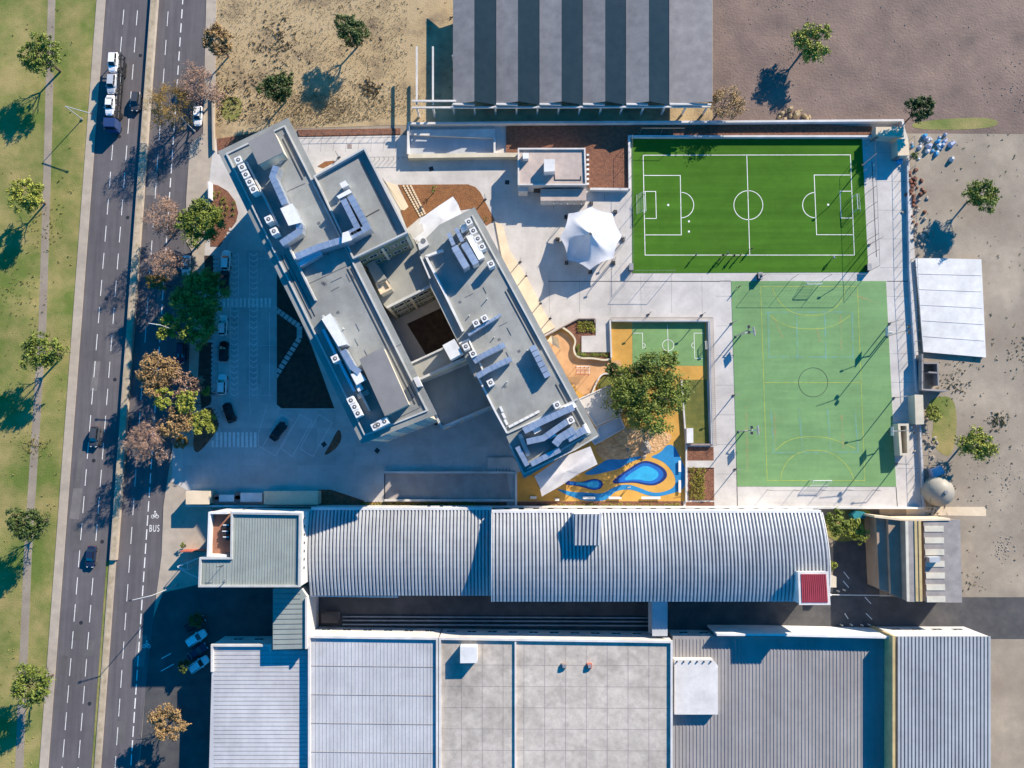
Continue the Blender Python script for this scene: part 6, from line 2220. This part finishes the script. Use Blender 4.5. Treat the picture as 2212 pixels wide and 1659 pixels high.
# trees of the street and the field beyond the picture
for i, (u, v, r_, h_, k_, lab) in enumerate(((90, 120, 50, 9, 'green', 'green tree on the far verge near the top'), (60, 420, 44, 8, 'lime', 'lime tree on the far verge'), (95, 760, 52, 9, 'green', 'broad green tree on the far verge at mid height'), (60, 1130, 46, 9, 'dark', 'dark tree on the far verge below the middle'), (70, 1480, 50, 9, 'green', 'green tree on the far verge near the bottom'),
                                             (470, 90, 40, 8, 'brown', 'brown tree at the top of the dry field'), (760, 70, 46, 8, 'dark', 'dark tree at the top centre of the dry field'), (2120, 420, 40, 7, 'green', 'green tree in the gravel yard'), (2110, 960, 44, 7, 'lime', 'lime tree in the gravel yard'), (360, 1560, 40, 8, 'brown', 'brown street tree near the bottom'), (1750, 90, 50, 7, 'lime', 'lime tree on the bare earth lot'))):
    tree(lab, u, v, r_, h_, L[k_], 100 + i, 70, 45, .3)

# low plants: yellow tufts in the beds, all alike
def tuft_mesh(seed, col, r=.3, n_=34, size=.13):
    rnd = random.Random(seed)
    m = MB()
    for j in range(n_):
        p = Vector((rnd.gauss(0, r * .5), rnd.gauss(0, r * .5), rnd.uniform(.02, r * 1.2)))
        a = Vector((rnd.uniform(-1, 1), rnd.uniform(-1, 1), rnd.uniform(-.3, .9))).normalized() * size
        b = a.cross(Vector((rnd.uniform(-1, 1), rnd.uniform(-1, 1), 1))).normalized() * size * .5
        m.add([p - a, p + b, p + a, p - b], [[0, 1, 2, 3]])
    me = bpy.data.meshes.new('tuft')
    me.from_pydata(m.v, [], m.f)
    me.materials.append(col)
    return me


TU = [tuft_mesh(i, L['yellow'], .32) for i in range(3)] + [tuft_mesh(9, L['green'], .3), tuft_mesh(10, L['lime'], .34)]


def tufts(label, group, spots_, kinds, z):
    for i, (u, v) in enumerate(spots_):
        c = at(u, v, z)
        o = inst('shrub', TU[kinds[i % len(kinds)]], None, (c.x, c.y, z), random.uniform(0, 6), [random.uniform(.8, 1.25)] * 3)
        tag(o, label, 'shrub', group)


rn = random.Random(5)
tufts('small yellow shrub in the hedge strip below the playground', 'hedge strip shrubs', [(u, v) for k in range(46) for (u, v) in [q('c3', (380 + k * 31, 1095 + rn.uniform(-12, 12)))[0]]], (0, 1, 2, 4), ZB)
tufts('small yellow shrub in the strip below the garage ramp', 'ramp strip shrubs', [q('c2', (720 + k * 33, 1080 + rn.uniform(-10, 10)))[0] for k in range(36)], (0, 1, 2), ZB)
tufts('small yellow shrub in the brown bed beside the playground', 'mulch bed shrubs', [q('c3', (1915 + (k % 5) * 32 + rn.uniform(-12, 12), 710 + (k // 5) * 33 + rn.uniform(-10, 10)))[0] for k in range(50)], (0, 1, 2), ZB)
tufts('small pale shrub in the planted corner of the path landing', 'corner bed shrubs', [q('f2', (430 + (k % 6) * 36 + rn.uniform(-10, 10) + (k // 6) * 6, 105 + (k // 6) * 33 + rn.uniform(-8, 8)))[0] for k in range(24)], (0, 4), ZP + .35)
tufts('dark green shrub in the planter below the path landing', 'planter shrubs', [q('f2', (440 + k * 24 + rn.uniform(-8, 8), 508 + rn.uniform(-12, 14)))[0] for k in range(16)] + [q('f2', (425 + rn.uniform(-15, 15), 380 + k * 22))[0] for k in range(6)], (3,), ZP + .35)
tufts('small rounded shrub in the brown quarter circle bed', 'quarter circle bed shrubs', [q('a1', (1400 + (k % 4) * 60 + rn.uniform(-20, 20), 950 + (k // 4) * 55 + rn.uniform(-15, 15)))[0] for k in range(24) if 1400 + (k % 4) * 60 < 1640 and (k // 4) * 55 + 950 > 950 + (k % 4) * 40], (3, 0), ZB)

# ================================================================== YARD CLUTTER
t = thing('covered_platform', 'long low white covered platform outside the east fence', 'platform', at(2030, 660))
ww = P(q('b4', (1930, 75), (2160, 75)) + [(2120, 560), (2130, 772)] + q('b4', (2010, 1000)), 0.7)
MB().prism(inset(ww, .15), 0, 0.55).build('wall', M['creamwall'], t)
MB().prism(ww, 0.55, 0.7).build('roof', M['white'], t)
for k in range(1, 6):
    a_, b_ = lerp(ww[0], ww[4], k / 6), lerp(ww[2], ww[3], k / 6)
    MB().strip([lerp(a_, b_, .02), lerp(a_, b_, .98)], .1, 0.7, 0.75).build('roof_seam', M['whitewall'], t)
t = thing('ruined_walls', 'roofless grey ruined rooms outside the east fence', 'ruin', at(*q('b4', (2100, 1200))[0]))
for pl in (q('b4', (2000, 1020), (2000, 1370), (2240, 1385)), q('b4', (2010, 1110), (2150, 1110), (2160, 1330)), q('b4', (2060, 1200), (2150, 1205))):
    MB().strip(P(pl, 2.2), .3, 0, 2.2).build('wall', M['fibre'], t)
t = thing('storage_tank', 'large rounded beige tank in the lower right yard', 'tank', at(2033, 1062))
c = at(2030, 1062, 2)
vs, fs = [], []
for i in range(9):
    th = math.pi / 2 * i / 8
    for j in range(24):
        ph = 2 * math.pi * j / 24
        vs.append((c.x + 2.9 * math.cos(th) * math.cos(ph), c.y + 2.9 * math.cos(th) * math.sin(ph), 1.6 + 2.4 * math.sin(th)))
for j in range(24):
    vs.append((c.x + 2.9 * math.cos(2 * math.pi * j / 24), c.y + 2.9 * math.sin(2 * math.pi * j / 24), 0))
for i in range(8):
    for j in range(24):
        k = (j + 1) % 24
        fs.append([i * 24 + j, i * 24 + k, (i + 1) * 24 + k, (i + 1) * 24 + j])
for j in range(24):
    k = (j + 1) % 24
    fs.append([9 * 24 + j, 9 * 24 + k, k, j])
MB().add(vs, fs).build('shell', M['tank'], t, smooth=True)
MB().tube((c.x, c.y, 3.9), (c.x, c.y, 4.25), .35, .35, 12).build('hatch', M['metal'], t)
ubox('tarpaulin_pile', 'purple grey covered pile beside the rounded tank', 'pile', q('c4', (2090, 690), (2190, 650), (2225, 720), (2110, 770)), 0, 1.4, M['bag'])
ubox('teal_shelter', 'teal tarpaulin shelter north of the green shrubs', 'shelter', q('d4', (1310, 30), (1350, -10), (1430, 0), (1440, 65), (1330, 70)), 0, 2.2, M['tarpblue'])


def rubble(label, cen, n_, spread, m, s0, s1, name='rubble_pile'):
    rnd = random.Random(n_)
    c = at(*cen)
    t = thing(name, label, 'rubble', (c.x, c.y, 0))
    for i in range(n_):
        p = (c.x + rnd.gauss(0, spread[0]), c.y + rnd.gauss(0, spread[1]))
        s = rnd.uniform(s0, s1)
        m_ = MB()
        pts = [(p[0] + s * rnd.uniform(.5, 1) * math.cos(a), p[1] + s * rnd.uniform(.5, 1) * math.sin(a)) for a in [k * math.pi / 3 for k in range(6)]]
        top = [(p[0] + (x - p[0]) * .55, p[1] + (y - p[1]) * .55) for x, y in pts]
        m_.prism(pts, 0, s * rnd.uniform(.5, 1.2), top)
        m_.build('piece', m if not isinstance(m, list) else m[i % len(m)], t)


rubble('heap of white and blue plastic bags in the top right yard', (2015, 318), 40, (2.2, 1.6), [M['bag'], M['white'], M['cyan'], M['bag']], .35, .9, 'bag_heap')
rubble('rust red scrap heap outside the east fence near the pitch', q('a4', (1930, 930))[0], 34, (1.0, 2.6), M['rust'], .3, .8, 'scrap_heap')
rubble('pale rubble strip outside the east fence', q('a4', (1960, 1350))[0], 46, (1.2, 4.0), M['stone'], .25, .7)
rubble('stones scattered below the tall cream box', (2008, 960), 26, (1.2, 3.5), M['stone'], .2, .6)
rubble('straw heap beside the north wall', q('a4', (760, 190))[0], 22, (2.2, .8), M['drygrass'], .4, 1.0, 'straw_heap')
for i, (t_, x, y) in enumerate((('d4', 1190, 1110), ('d4', 1285, 1108), ('d4', 1390, 1112), ('d4', 1460, 1108), ('d4', 1155, 775), ('d4', 1215, 765))):
    c = at(*q(t_, (x, y))[0])
    t = thing('bollard', ('pale bollard, %s from the left along the bottom of the dark yard' % ORD[i]) if i < 4 else ('left', 'right')[i - 4] + ' pale bollard beside the red roofed tower', 'bollard', (c.x, c.y, 0), 0, 'yard bollards')
    MB().tube((c.x, c.y, 0), (c.x, c.y, .9), .16, .14, 10).build('shaft', M['skylight'], t)
    MB().tube((c.x, c.y, .9), (c.x, c.y, 1.0), .18, .06, 10).build('cap', M['skylight'], t)
ubox('utility_cabinet', 'pale utility cabinet in the shade left of the annex', 'cabinet', q('d1', (2045, 970), (2092, 970), (2092, 1042), (2045, 1042)), 0.05, 1.5, M['unit'])
# stepping litter: grass stuff along the dry field edge
rnd = random.Random(77)
mm = MB()
for i in range(9000):
    u, v = rnd.uniform(466, 880), rnd.uniform(-60, 272)
    if rnd.random() < .4:
        u, v = rnd.gauss(700, 90), rnd.gauss(235, 25)
    if not (466 < u < 985 and v < 274 - (u - 466) * .0):
        continue
    if v > 300 - (u - 464) * .12 or v > 272:
        continue
    c = at(u, v, .03)
    hgt = rnd.uniform(.15, .5)
    a = rnd.uniform(0, 6.28)
    dx, dy = math.cos(a) * .2, math.sin(a) * .2
    mm.add([(c.x - dx * .4, c.y - dy * .4, .03), (c.x + dx * .4, c.y + dy * .4, .03), (c.x + rnd.uniform(-.25, .25), c.y + rnd.uniform(-.25, .25), hgt)], [[0, 1, 2]])
tag(mm.build('dry_grass_tufts', mat('straw', (.50, .40, .21), (.30, .22, .12), scale=.5)), 'straw coloured grass tufts covering the dry field at the top', 'grass', kind='stuff')

# scrub and rubble scattered over the open lots
def scatter(name, label, n_, region, m, s0, s1, seed, zb=.04, flat=False):
    rnd = random.Random(seed)
    mm = MB()
    (u0, u1), (v0, v1) = region
    cl = [(rnd.uniform(u0, u1), rnd.uniform(v0, v1), rnd.uniform(8, 45)) for _ in range(max(4, n_ // 120))]
    for i in range(n_):
        if rnd.random() < .75:
            k = cl[rnd.randrange(len(cl))]
            u, v = rnd.gauss(k[0], k[2]), rnd.gauss(k[1], k[2])
        else:
            u, v = rnd.uniform(u0, u1), rnd.uniform(v0, v1)
        if not (u0 < u < u1 and v0 < v < v1) or (u < 250 and u > lx(*LSW, v) - 26):
            continue
        c = at(u, v, zb)
        s = rnd.uniform(s0, s1)
        if flat:
            pts = [(c.x + s * rnd.uniform(.5, 1) * math.cos(a), c.y + s * rnd.uniform(.5, 1) * math.sin(a)) for a in (0, 1.3, 2.5, 3.8, 5.1)]
            mm.prism(pts, zb - .02, zb + s * .6, [(c.x + (x - c.x) * .5, c.y + (y - c.y) * .5) for x, y in pts])
        else:
            for j in range(5):
                a = rnd.uniform(0, 6.28)
                p = Vector((c.x + rnd.gauss(0, s * .5), c.y + rnd.gauss(0, s * .5), zb))
                d = Vector((math.cos(a), math.sin(a), 0)) * s * .5
                mm.add([p - d, p + d, p + Vector((rnd.uniform(-.3, .3) * s, rnd.uniform(-.3, .3) * s, s * rnd.uniform(.5, 1.1)))], [[0, 1, 2]])
    tag(mm.build(name, m), label, 'ground cover', kind='stuff')


scatter('scrub', 'low brown scrub over the dry field at the top', 500, ((470, 980), (-80, 268)), mat('scrub', (.38, .28, .15), (.22, .17, .09), scale=.4), .15, .45, 1)
scatter('scrub', 'low green weeds over the far verge', 800, ((-60, 160), (-60, 1700)), mat('weeds', (.20, .22, .06), (.36, .30, .13), scale=.3), .1, .28, 2)
scatter('scrub', 'dry weeds over the gravel yard on the right', 700, ((2000, 2260), (290, 1280)), mat('dry_weeds', (.38, .33, .16), (.24, .22, .09), scale=.3), .1, .3, 3)
scatter('rubble_scatter', 'broken stones over the bare lots on the right', 600, ((1560, 2260), (-60, 250)), M['stone'], .06, .22, 4, flat=True)
scatter('rubble_scatter', 'broken stones over the gravel yard', 400, ((2000, 2260), (290, 1280)), M['stone'], .06, .22, 5, flat=True)
